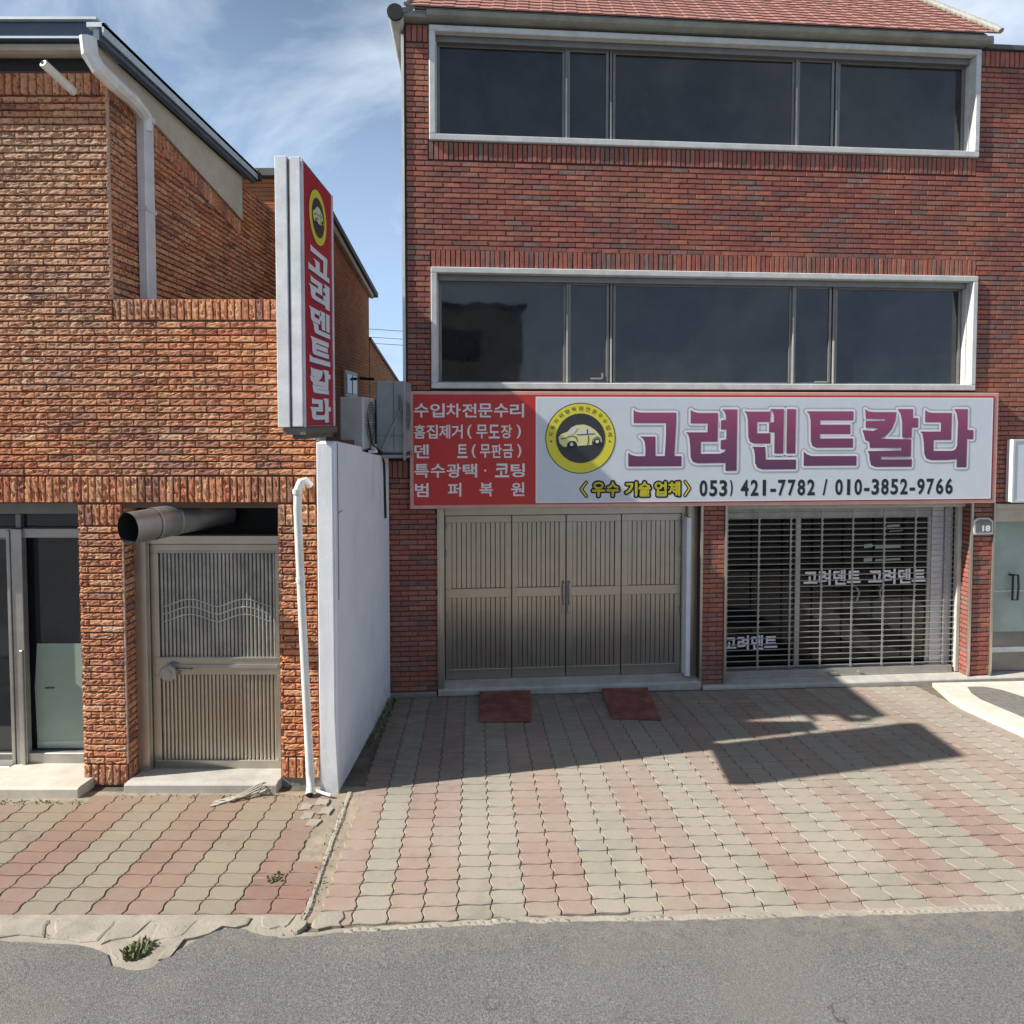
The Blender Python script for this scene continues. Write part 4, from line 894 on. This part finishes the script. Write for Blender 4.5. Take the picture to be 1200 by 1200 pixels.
mb = MB(); mb.box(-.055, -.022, -.02, .30, 3.93, 8.10, FR); obj('corner_flashing', mb, 'pvc', RB)
mb = MB(); mb.box(7.40, 10.5, -.03, .30, 8.245, 8.30, FR); obj('coping', mb, 'coping', RB)
# eave board, gutter, roof tiles
mb = MB(); mb.box(-.02, 7.45, -.10, .25, 8.262, 8.335, FR); mb.prism([(-.10, 8.262), (-.10, 8.335), (-.16, 8.32), (-.13, 8.275)], 0, .26, 7.40, FR); obj('eave', mb, 'fascia_grey', RB, bevel=.008)
mb = MB()
P2 = R(45); e0 = (-.16, 8.345)
mb.prism([(e0[0], e0[1]-.02), (e0[0]+2.2, e0[1]+2.2-.02), (e0[0]+2.2, e0[1]+2.0), (e0[0]+.05, e0[1]-.02)], 0, .12, 7.30, FR)
roof2 = obj('roof', mb, 'coping', RB)
mb = MB(); tw, te = .30, .15
prof = [(0, 0), (.14, .0), (.15, .005), (.285, .005), (.298, 0)]
mb.prism([(x-.15, z+.0) for x, z in prof]+[(.148, -.014), (-.15, -.014)], 1, 0, te+.02)
tprotos = [proto('roof_tile', mb, 'tile', tint=random.random()) for _ in range(4)]
tiles = []
for r in range(18):
    s = r*te; ul = .0+.13*s; ur = 7.44-.075*s-.0
    nn = int((ur-ul)/tw)
    for i in range(nn+1):
        u = ul+(i+.5)*(ur-ul)/(nn+1)
        m_ = FR @ Matrix.Translation((u, e0[0]+s*math.cos(P2), e0[1]+.012+s*math.sin(P2)+.004)) @ Matrix.Rotation(P2-.09, 4, 'X') @ Matrix.Diagonal(((ur-ul)/(nn+1)/tw, 1, 1, 1))
        tiles.append((m_, roof2))
scatter(tiles, tprotos, 'roof_tile', RB, 'tile', 300)
mb = MB()
for i in range(20): s = i*.11; mb.tube([(7.47-.075*s, e0[0]+s*.707-.01, e0[1]+.03+s*.707), (7.47-.075*(s+.12), e0[0]+(s+.12)*.707, e0[1]+.055+(s+.12)*.707)], .035, 8, F=FR)
mb.tube([(.02, e0[0], e0[1]+.02), (.28, e0[0]+1.5, e0[1]+1.52)], .025, 8, F=FR); obj('ridge_tile', mb, 'fascia_grey', roof2)
mb = MB(); mb.add([(-.04, -.14, 8.33), (.02, -.15, 8.335), (.30, 1.5, 9.84), (.12, 1.9, 9.9), (-.02, .3, 8.5)], [(0, 1, 2, 3, 4)], FR); mb.box(-.10, .02, -.12, 1.8, 8.30, 8.33, FR); obj('roof_return', mb, 'fascia_grey', roof2, fix=False)
# side eave gutter with black end cap
mb = MB(); mb.tube([(-.10, -.17, 8.245), (-.10, 5, 8.245)], .085, 20, F=FR); obj('side_gutter', mb, 'sill', RB, smooth=True)
mb = MB(); mb.tube([(-.10, -.20, 8.245), (-.10, -.171, 8.245)], .095, 24, F=FR); obj('gutter_cap', mb, 'black', RB)

def wide_window(H, panes, label, low):
    x0, x1, z0, z1 = H; fw = .075
    mb = MB(); holes_wall(mb, FR, x0, x1, z0, z1, -.035, .06, [(x0+fw, x1-fw*.9, z0+fw, z1-fw*.95)])
    wn_ = obj('window', mb, 'frame_white', RB, bevel=.008, label=label)
    mb = MB()
    mb.box(x0+.01, x0+fw+.012, .06, .18, z0+.01, z1-.01, FR); mb.box(x1-fw*.9-.012, x1-.01, .06, .18, z0+.01, z1-.01, FR); mb.box(x0+fw, x1-fw, .06, .18, z0+.01, z0+fw-.02, FR)
    obj('reveal', mb, 'frame_white', wn_)
    mb = MB(); mb.box(x0+fw, x1-fw, .06, .18, z1-fw-.07, z1-.01, FR); mb.box(x0+.04, x1-.04, .182, .20, z0, z1, FR); obj('head_track', mb, 'alu_dark', wn_)
    zb, zt_ = z0+fw-.01, z1-fw-.06
    for i, (a, b, d) in enumerate(panes):
        m1 = MB(); tl = (.0, .004, -.005, .003, -.003)[i]; vt = (-.004, .003, .002, -.003, .005)[i]; y0_ = d+.007
        m1.add([(x, y0_+tl*(0 if x < (a+b)/2 else 1)+vt*(0 if z < (zb+zt_)/2 else 1)+q, z) for q in (0, .005) for x, z in ((a+.02, zb+.03), (b-.02, zb+.03), (b-.02, zt_-.03), (a+.02, zt_-.03))], [(0, 1, 2, 3), (7, 6, 5, 4), (0, 4, 5, 1), (1, 5, 6, 2), (2, 6, 7, 3), (3, 7, 4, 0)], FR)
        obj('pane', m1, 'glass' if (i+low) % 2 else 'glass_b', wn_)
        m1 = MB(); t = .032; holes_wall(m1, FR, a-.012, b+.012, zb, zt_, d-.008, d+.024, [(a+t-.01, b-t+.01, zb+.035, zt_-.03)]); obj('sash', m1, 'alu_dark' if i % 2 else 'alu_dark', wn_, bevel=.003)
    m1 = MB(); m3 = MB()
    for i, (a, b, d) in enumerate(panes[:-1]):
        x = (b+panes[i+1][0])/2; m1.box(x-.011, x+.008, .090, .098, zb+.02, zb+(zt_-zb)*(.68 if i % 2 == 0 else .45), FR)
        m3.box(x-.012, x+.012, .100, .14, zb, zt_, FR)
    obj('weather_strip', m1, 'sill', wn_); obj('mullion', m3, 'alu_dark', wn_)
    return wn_
wide_window(H1, [(.38, 1.95, .13), (2.0, 2.50, .115), (2.58, 4.93, .13), (4.98, 5.45, .115), (5.53, 7.24, .13)], 'upper wide window', False)
w2 = wide_window(H2, [(.39, 1.97, .13), (2.02, 2.52, .115), (2.60, 4.94, .13), (4.98, 5.47, .115), (5.55, 7.27, .13)], 'lower wide window', True)
mb = MB(); mb.box(2.30, 2.46, .10, .115, 3.98, 4.0, FR); mb.box(2.44, 2.46, .10, .115, 3.98, 4.06, FR); mb.box(5.27, 5.44, .10, .115, 3.95, 3.97, FR); obj('latch', mb, 'alu', w2)

# four-leaf metal door
mb = MB(); mb.box(.372, .435, -.01, .26, .02, 2.36, FR); mb.box(.436, 3.56, .20, .27, 2.235, 2.36, FR); mb.box(3.60, 3.73, .12, .22, .06, 2.36, FR); mb.box(3.545, 3.60, .20, .27, .06, 2.36, FR); obj('door_frame', mb, 'bronze_frame', RB, bevel=.005)
mb = MB(); mb.box(.355, .372, -.02, .012, .0, 2.36, FR); mb.box(3.715, 3.745, -.02, .0, .0, 2.36, FR); mb.box(4.035, 4.062, -.02, .012, .0, 2.36, FR); mb.box(7.385, 7.415, -.02, .0, .0, 2.36, FR); mb.box(7.70, 7.725, -.02, .012, -.04, 2.36, FR); obj('corner_trim', mb, 'bronze_frame', RB)
mb = MB(); mb.box(3.61, 3.70, .221, .25, .10, 2.2, FR); mb.box(3.56, 3.615, .06, .20, .12, 2.2, FR); obj('white_jamb', mb, 'whitewall', RB)
mb = MB(); mb.prism([(-.03, -.10), (.34, -.10), (.34, .10), (-.0, .085), (-.03, .07)], 0, .36, 3.73, FR)
obj('door_threshold', mb, 'concrete', RB, bevel=.004)
mb = MB(); mb.prism([(-.06, -.12), (.5, -.12), (.5, .03), (-.04, .03), (-.06, .015)], 0, 3.75, 10.5, FR); obj('shop_sill', mb, 'concrete', RB, bevel=.006)
mb = MB(); mb.box(-.25, .34, -.04, .012, -.02, .055, FR); obj('plinth', mb, 'concrete_dark', RB, bevel=.01)
mb = MB(); mb.box(.43, 3.6, .33, .36, 0, 2.36, FR); obj('door_backing', mb, 'black', RB)
rib = MB(); rib.box(-.027, .027, -.006, .006, -.5, .5); ribm = proto('plank', rib, 'bronze', bevel=.004)
for (a, b) in ((.44, 1.297), (1.299, 2.006), (2.010, 2.738), (2.741, 3.543)):
    za, zb, zm0, zm1, f = .10, 2.23, 1.165, 1.285, .085
    mb = MB(); holes_wall(mb, FR, a+.004, b-.004, za, zb, .215, .255, [(a+f, b-f, za+.13, zm0), (a+f, b-f, zm1, zb-.09)])
    d = obj('door_leaf', mb, 'bronze', RB, bevel=.004)
    n = round((b-a-2*f)/.0625); p = (b-a-2*f)/n
    for (q0, q1) in ((za+.13, zm0), (zm1, zb-.09)):
        m1 = MB(); m1.box(a+f, b-f, .252, .258, q0, q1, FR); obj('panel_back', m1, 'dark', d)
        for i in range(n):
            inst('plank', ribm, FR @ Matrix.Translation((a+f+(i+.5)*p, .243, (q0+q1)/2)) @ Matrix.Diagonal(((p-.006)/.054, 1, q1-q0, 1)), d)
    if 1.9 < b < 2.009 or 2.009 < a < 2.1:
        x = b-.035 if b < 2.009 else a+.035
        m1 = MB(); m1.tube([(x, .215, 1.08), (x, .17, 1.10), (x, .165, 1.22), (x, .17, 1.34), (x, .215, 1.36)], .014, 8, F=FR); m1.box(x-.02, x+.02, .19, .214, 1.0 if b < 2 else .93, 1.06, FR); obj('handle', m1, 'alu', d)
    if a < .5 or b > 3.5:
        m1 = MB()
        for z in (.95, 1.75, 2.1): m1.box((a if a < .5 else b-.02), (a+.02 if a < .5 else b), .20, .214, z-.04, z+.04, FR)
        obj('hinge', m1, 'alu_dark', d)
# shutter shop
RM = MB(); RM.box(4.06, 7.5, 2.6, 2.7, 0, 2.6, FR); RM.box(4.0, 4.06, .26, 2.7, 0, 2.6, FR); RM.box(7.41, 7.5, .30, 2.7, 0, 2.6, FR); RM.box(4.0, 7.5, .3, 2.7, 2.42, 2.5, FR); RM.box(4.0, 7.5, .3, 2.7, -.02, .035, FR); obj('shop_interior', RM, 'dark', RB)
mb = MB()
mb.box(5.13, 5.20, .25, .30, .04, 2.25, FR); mb.box(4.07, 7.05, .25, .31, 2.14, 2.28, FR); mb.box(4.07, 7.05, .25, .31, .035, .12, FR); mb.box(7.00, 7.05, .25, .30, .04, 2.25, FR); mb.box(4.07, 4.12, .25, .30, .04, 2.25, FR); sf = obj('shop_front', mb, 'alu', RB, bevel=.004)
mb = MB(); mb.box(7.06, 7.36, .252, .34, .035, 2.36, FR); obj('shop_pier', mb, 'downpipe', RB)
mb = MB(); mb.tube([(7.24, .235, .06), (7.24, .235, 2.3)], .018, 8, F=FR); obj('cable_conduit', mb, 'acgrey', RB)
mb = MB(); mb.box(4.12, 5.13, .272, .278, .12, 2.14, FR); obj('pane', mb, 'glass_clear', sf)
mb = MB(); mb.box(5.20, 7.00, .272, .278, .12, 2.14, FR); obj('pane', mb, 'glass_clear', sf)
mb = MB()
for s, x in (((-1), 5.98), (1, 6.33)): mb.tube([(x, .272, 1.19), (x+s*.0, .22, 1.19), (x-s*.03, .215, 1.12), (x, .22, 1.02), (x, .272, 1.02)], .012, 8, F=FR)
obj('handle', mb, 'alu', sf)
mb = MB(); put_text(mb, FR, '고려덴트', 5.255, 6.06, 1.22, 1.43, .262, .028); put_text(mb, FR, '고려덴트', 6.17, 6.99, 1.22, 1.43, .262, .028); put_text(mb, FR, '고려덴트', 4.15, 4.90, .36, .56, .262, .028); obj('lettering', mb, 'ink_white', sf, fix=False)
mb = MB()
for x0, x1, z0, z1 in ((6.10, 6.22, 1.72, 1.77), (6.26, 6.62, 1.71, 1.745), (6.10, 6.22, 1.53, 1.58), (6.26, 6.62, 1.54, 1.565), (6.42, 6.60, 2.0, 2.03), (6.45, 6.65, 1.94, 1.95)):
    mb.quad([(x0, .263, z0), (x1, .263, z0+.01), (x1, .263, z1+.01), (x0, .263, z1)], FR)
obj('window_decal', mb, 'film', sf)
mb = MB(); mb.box(6.35, 6.95, .9, 1.4, .04, .75, FR); mb.box(5.3, 5.9, 1.4, 1.9, .04, .9, FR); mb.box(4.3, 4.9, 1.0, 1.5, .04, .5, FR); obj('counter', mb, 'concrete_dark', RB)
mb = MB(); mb.box(4.065, 7.39, .08, .24, 2.30, 2.40, FR); mb.box(4.062, 4.10, .13, .20, .04, 2.30, FR); mb.box(7.335, 7.392, .13, .20, .04, 2.30, FR); sh = obj('roller_shutter', mb, 'sill', RB, bevel=.006)
rod = MB(); rod.tube([(-1.615, 0, 0), (1.615, 0, 0)], .0068, 6); rodm = proto('shutter_rod', rod, 'shutter')
nr = 28
for i in range(nr): inst('shutter_rod', rodm, FR @ Matrix.Translation((5.70, .165+random.uniform(-.003, .003), .17+i*.0765)) @ Matrix.Rotation(random.uniform(-.0012, .0012), 4, 'Y'), sh)
lk = MB()
for k in range(nr): lk.box(-.014, .014, -.012, -.004, k*.0765-.024-.5, k*.0765+.024-.5)
lk.box(-.009, .009, -.004, .004, -.53, (nr-1)*.0765-.47); lkm = proto('shutter_link', lk, 'shutter')
for u in (4.14, 4.575, 5.01, 5.44, 5.87, 6.31, 6.75, 7.18): inst('shutter_link', lkm, FR @ Matrix.Translation((u, .165, .67)), sh)
mb = MB(); mb.box(4.10, 7.30, .14, .20, .045, .125, FR); mb.box(4.10, 7.30, .13, .205, .032, .048, FR); mb.box(5.55, 5.66, .11, .14, .055, .085, FR); mb.box(5.95, 6.0, .115, .14, .07, .10, FR); obj('bottom_bar', mb, 'alu', sh, bevel=.003)
# right-hand shop front with frosted glass
mb = MB(); mb.box(7.73, 10.5, .02, .14, 2.10, 2.34, FR); mb.box(7.73, 10.5, -.02, .03, 2.28, 2.345, FR); gs = obj('shop_front', mb, 'beige', RB, bevel=.006)
mb = MB(); mb.box(7.73, 8.9, .12, .135, .04, 2.10, FR); obj('pane', mb, 'glass_green', gs)
mb = MB(); mb.box(7.73, 8.9, .10, .119, .30, .37, FR); mb.box(7.73, 7.76, .10, .119, .04, 2.1, FR); mb.box(7.78, 8.9, .112, .1195, 1.13, 1.145, FR); obj('glass_strip', mb, 'frame_white', gs)
mb = MB(); mb.tube([(8.07, .12, 1.36), (8.07, .06, 1.37), (8.14, .055, 1.37), (8.15, .055, 1.2), (8.14, .055, 1.03), (8.07, .06, 1.03), (8.07, .06, 1.2), (8.07, .06, 1.36)], .013, 8, F=FR); obj('handle', mb, 'dark', gs)
mb = MB(); mb.box(7.74, 8.9, .113, .1195, .37, .57, FR); mb.box(7.74, 8.9, .113, .1195, .04, .30, FR); obj('dark_film', mb, 'alu_dark', gs)

# ------------------------------------------------------------------ fascia sign board
FS = root('shop_sign', tuple(FR @ Vector((3.85, 0, 2.37))), AR, 'long red and white shop sign board with purple Korean lettering above the metal doors', 'sign')
mb = MB(); mb.box(.03, 7.66, -.085, .0, 2.37, 3.815, FR); obj('sign_box', mb, 'signborder', FS, bevel=.006)
mb = MB(); mb.box(.075, 7.60, -.090, -.0855, 2.415, 3.775, FR); obj('red_panel', mb, 'signred', FS)
mb = MB(); mb.box(1.59, 7.56, -.094, -.0905, 2.445, 3.735, FR); obj('white_panel', mb, 'signwhite', FS)
mb = MB()
for a, b, c, d in ((1.575, 7.575, 2.43, 2.445), (1.575, 7.575, 3.735, 3.75), (1.575, 1.59, 2.445, 3.735), (7.56, 7.575, 2.445, 3.735)): mb.box(a, b, -.094, -.0905, c, d, FR)
obj('white_line', mb, 'ink_white', FS)
yy = -.0945
halo = MB(); outl = MB(); fill = MB()
for g in BIG:
    tr = poly_tri(g)
    fill.add([(p[0], yy-.004, p[1]) for p in g], tr, FR); outl.add([(p[0], yy-.002, p[1]) for p in g], tr, FR)
    stroke_poly(outl, FR, g, yy-.0021, .026); stroke_poly(halo, FR, g, yy-.0008, .045)
obj('lettering_halo', halo, 'ink_shadow', FS, fix=False); obj('lettering_outline', outl, 'ink_white', FS, fix=False); obj('lettering', fill, 'ink_purple', FS, fix=False)
for s, zt_, zb in (('수입차전문수리', 3.665, 3.495), ('흠집제거(무도장)', 3.405, 3.235), ('덴   트(무판금)', 3.165, 2.995), ('특수광택·코팅', 2.925, 2.755), ('범 퍼 복 원', 2.690, 2.520)):
    mb = MB()
    if s.startswith('덴'):
        put_text(mb, FR, '덴', .085, .265, zb, zt_, -.0915, .018); put_text(mb, FR, '트(무판금)', .60, 1.44, zb, zt_, -.0915, .018, chars=True)
    elif s.startswith('범'):
        for ch, x in zip('범퍼복원', (.09, .49, .88, 1.27)): put_text(mb, FR, ch, x, x+.165, zb, zt_, -.0915, .018)
    elif s.startswith('특'):
        put_text(mb, FR, '특수광택', .075, .86, zb, zt_, -.0915, .018, chars=True); put_text(mb, FR, '·', .935, .965, zb+.07, zt_-.07, -.0915, .02); put_text(mb, FR, '코팅', 1.06, 1.45, zb, zt_, -.0915, .018, chars=True)
    else: put_text(mb, FR, s, .075, 1.44, zb, zt_, -.0915, .018, chars=True)
    obj('service_line', mb, 'ink_white', FS, fix=False)
mb = MB(); x = 3.645; cells = [(c, {' ': .55, '-': .8, '/': .8, ')': .62}.get(c, 1.0)) for c in '053) 421-7782 / 010-3852-9766']; unit = (7.058-x)/sum(q for c, q in cells)
v0, _ = glyph('0', .02); lo, hi = min(p[1] for p in v0), max(p[1] for p in v0)
for c, q in cells:
    if c != ' ':
        v, f = glyph(c, .06 if c == ')' else .03); a0 = min(p[0] for p in v); a1 = max(p[0] for p in v); wd = unit*q*{'1': .34, '-': .72, ')': .5, '/': .62}.get(c, .80); xa = x+(unit*q-wd)/2
        b0, b1 = (min(p[1] for p in v), max(p[1] for p in v)) if c == ')' else (lo, hi); mb.add([(xa+(p[0]-a0)/(a1-a0)*wd, yy-.001, 2.495+(p[1]-b0)/(b1-b0)*.205) for p in v], f, FR)
    x += unit*q
obj('telephone_number', mb, 'ink_black', FS, fix=False)
def edge_strokes(mb, F, v, f, bx, y, wd):
    a0 = min(p[0] for p in v); a1 = max(p[0] for p in v); b0 = min(p[1] for p in v); b1 = max(p[1] for p in v); x0, x1, z0, z1 = bx; cnt = {}
    P = [(x0+(p[0]-a0)/(a1-a0)*(x1-x0), z0+(p[1]-b0)/(b1-b0)*(z1-z0)) for p in v]
    for q in f:
        for i in range(len(q)): e = tuple(sorted((q[i], q[(i+1) % len(q)]))); cnt[e] = cnt.get(e, 0)+1
    for (i, j), c in cnt.items():
        if c == 1: stroke_poly(mb, F, [P[i], P[j]], y, wd, closed=False, seg=7)
    mb.add([(p[0], y, p[1]) for p in P], f, F)
m1 = MB(); m2 = MB()
for ch, x0, x1 in (('우', 2.28, 2.45), ('수', 2.46, 2.63), ('기', 2.70, 2.86), ('술', 2.87, 3.03), ('업', 3.075, 3.235), ('체', 3.25, 3.41)):
    v, f = glyph(ch, .0); bx = (x0+.008, x1-.008, 2.508, 2.684); edge_strokes(m1, FR, v, f, bx, yy-.001, .027); edge_strokes(m2, FR, v, f, bx, yy-.003, .0065)
for pts in ([(2.21, 2.685), (2.145, 2.60), (2.21, 2.51)], [(3.47, 2.685), (3.53, 2.60), (3.47, 2.51)]):
    stroke_poly(m1, FR, pts, yy-.0012, .024, closed=False); stroke_poly(m2, FR, pts, yy-.0032, .008, closed=False)
obj('slogan_outline', m1, 'ink_black', FS, fix=False); obj('slogan', m2, 'ink_yellow', FS, fix=False)
car_emblem(FS, FR, 2.135, 3.235, .442, yy-.001)
# plain white board of the neighbouring shop
mb = MB(); mb.box(7.86, 9.9, -.10, .0, 2.375, 3.205, FR); ws = root('shop_sign', tuple(FR @ Vector((8.8, 0, 2.37))), AR, 'blank white sign board cut off by the right edge of the picture', 'sign'); obj('sign_box', mb, 'signwhite', ws, bevel=.01)
mb = MB()
for a, b, c, d in ((7.86, 9.9, 3.18, 3.205), (7.86, 9.9, 2.375, 2.40), (7.86, 7.885, 2.40, 3.18)): mb.box(a, b, -.108, -.101, c, d, FR)
obj('edge_trim', mb, 'frame_white', ws)
# house number plate
HN = root('house_number_plate', tuple(FR @ Vector((7.545, -.02, 1.95))), AR, 'small house shaped number plate reading 18 on the right brick pillar', 'number plate')
pl = [(7.42, 1.945), (7.685, 1.945), (7.685, 2.12), (7.62, 2.165), (7.47, 2.165), (7.405, 2.12)]
mb = MB(); mb.prism(pl, 1, -.028, -.004, FR); obj('plate', mb, 'frame_white', HN)
mb = MB(); mb.prism([(7.44, 1.972), (7.665, 1.972), (7.665, 2.105), (7.61, 2.145), (7.48, 2.145), (7.43, 2.105)], 1, -.032, -.0285, FR); obj('plate_face', mb, 'alu_dark', HN)
mb = MB(); put_text(mb, FR, '18', 7.525, 7.64, 1.985, 2.065, -.034, .05); obj('number', mb, 'ink_white', HN, fix=False)

# steel plates on the lot
def uv(u, v): p = FR @ Vector((u, -v, 0)); return (p.x, p.y)
def plate(q, label):
    pts = [uv(*p) for p in q]; lift = [.045, .045, .018, .018]; mb = MB()
    mb.add([(x, y, GZ(y)+l-.010) for (x, y), l in zip(pts, lift)]+[(x, y, GZ(y)+l) for (x, y), l in zip(pts, lift)], [(0, 1, 2, 3), (4, 7, 6, 5), (0, 4, 5, 1), (1, 5, 6, 2), (2, 6, 7, 3), (3, 7, 4, 0)])
    cx = sum(p[0] for p in pts)/4; cy = sum(p[1] for p in pts)/4
    props(obj('steel_plate', mb, 'rust', bevel=.003, origin=(cx, cy, GZ(cy))), label, 'steel plate', 'steel ramp plates before the metal doors')
plate([(.876, .05), (1.52, .05), (1.432, .93), (.863, .89)], 'dark red steel plate before the doors, squarer and further left one')
plate([(2.425, .05), (3.02, .06), (2.898, .99), (2.355, .90)], 'scuffed red steel plate before the doors, skewed one nearer the brick pillar')

# planter-like kerb at the right edge
KP = root('kerb_island', (5.9, 7.2, GZ(7.2)), 0, 'pale concrete kerb ring around a dark asphalt patch at the right edge', 'kerb')
outer = [(5.50, 7.70), (5.42, 7.42), (5.33, 7.15), (5.30, 6.92), (5.33, 6.60), (5.38, 6.20), (5.45, 5.7), (7.6, 5.7), (7.6, 7.82)]
inner = [(5.82, 7.52), (5.70, 7.30), (5.66, 7.10), (5.68, 6.90), (5.72, 6.55), (5.78, 6.1), (6.2, 6.1), (6.30, 6.75), (6.25, 7.16), (6.17, 7.42), (6.02, 7.53)]
mb = MB(); k = len(outer); hgt = .05
mb.add([(x, y, GZ(y)-.02) for x, y in outer]+[(x, y, GZ(y)+hgt-.012) for x, y in outer]+[(6.3+(x-6.3)*.975, 6.9+(y-6.9)*.975, GZ(y)+hgt) for x, y in outer],
       [(i, (i+1) % k, k+(i+1) % k, k+i) for i in range(k)]+[(k+i, k+(i+1) % k, 2*k+(i+1) % k, 2*k+i) for i in range(k)]+[tuple(range(2*k, 3*k))])
obj('kerb', mb, 'kerb_pale', KP)
mb = MB(); mb.quad([(x, y, GZ(y)+hgt+.004) for x, y in inner]); obj('asphalt_patch', mb, 'asphalt', KP, fix=False)

# ================================================================== BEHIND
FB = root('rear_building', (-4, 10.0, 0), 0, 'orange brick house with grey roof edge seen behind the projecting sign', 'building')
mb = MB(); mb.prism([(9.4, 0), (13.45, 0), (13.45, 6.36), (10.4, 7.02), (9.4, 7.2)], 0, -8, -3.2); obj('wall', mb, 'far_brick', FB)
mb = MB(); mb.prism([(9.3, 7.21), (13.95, 6.27), (13.95, 6.37), (9.3, 7.32)], 0, -8.2, -3.10); obj('roof', mb, 'coping', FB)
mb = MB(); mb.prism([(9.3, 7.05), (13.6, 6.18), (13.6, 6.27), (9.3, 7.19)], 0, -3.195, -3.13); obj('eave_board', mb, 'beige', FB)
mb = MB(); mb.prism([(13.46, 0), (17.5, 0), (17.5, 4.30), (16.4, 4.53), (13.46, 5.22)], 0, -8, -3.19); obj('annex_wall', mb, 'far_brick', FB)
mb = MB(); mb.prism([(13.46, 5.225), (17.5, 4.305), (17.5, 4.37), (13.46, 5.30)], 0, -8, -3.16); obj('annex_coping', mb, 'rustframe', FB)
mb = MB(); mb.box(-3.198, -3.16, 11.38, 12.25, 3.90, 4.40); wn_ = obj('window', mb, 'frame_white', FB)
mb = MB(); mb.box(-3.158, -3.15, 11.46, 11.78, 3.97, 4.33); mb.box(-3.158, -3.15, 11.86, 12.17, 3.97, 4.33); obj('pane', mb, 'glass_low', wn_)
mb = MB(); mb.tube([(-3.2, 12.6, 4.32), (-2.9, 12.6, 4.30)], .03, 8); obj('vent_pipe', mb, 'dark', FB)
HB = root('distant_house', (-5, 12, 0), 0, 'grey roofed house corner peeping out between the brick wall and the sign', 'house')
mb = MB(); mb.box(-8, -4.5, 12.0, 14, 0, 7.75); obj('wall', mb, 'far_brick', HB)
mb = MB(); mb.box(-8.2, -4.4, 11.8, 14, 7.76, 7.92); obj('roof', mb, 'coping', HB)
for i, (z, l) in enumerate(((7.85, 'uppermost thin cable crossing the gap between the buildings'), (7.45, 'middle thin cable crossing the gap between the buildings'), (7.15, 'lowest thin cable crossing the gap between the buildings'))):
    mb = MB(); mb.tube([(-16+t*3, 30, z+.5-.16*t+.01*(t-5)**2) for t in range(8)], .014, 5); props(obj('power_line', mb, 'black', origin=(-10, 30, z)), l, 'cable', 'cables in the gap between the buildings')

# house across the street, seen only as a reflection in the windows
OB = root('opposite_house', (-3, -12, .4), 0, 'cream house across the street mirrored in the lower wide window', 'house')
mb = MB(); mb.box(-9, 3.2, -18, -12, .3, 8.3); obj('wall', mb, 'beige', OB); mb = MB(); mb.box(-9.3, 3.4, -18.3, -11.8, 8.3, 8.55); obj('roof', mb, 'coping', OB)
mb = MB()
for x in (-7.5, -4, -.5): mb.box(x, x+1.8, -11.99, -11.95, 6.0, 7.3); mb.box(x, x+1.8, -11.99, -11.95, 2.4, 3.7)
obj('window', mb, 'glass_low', OB)
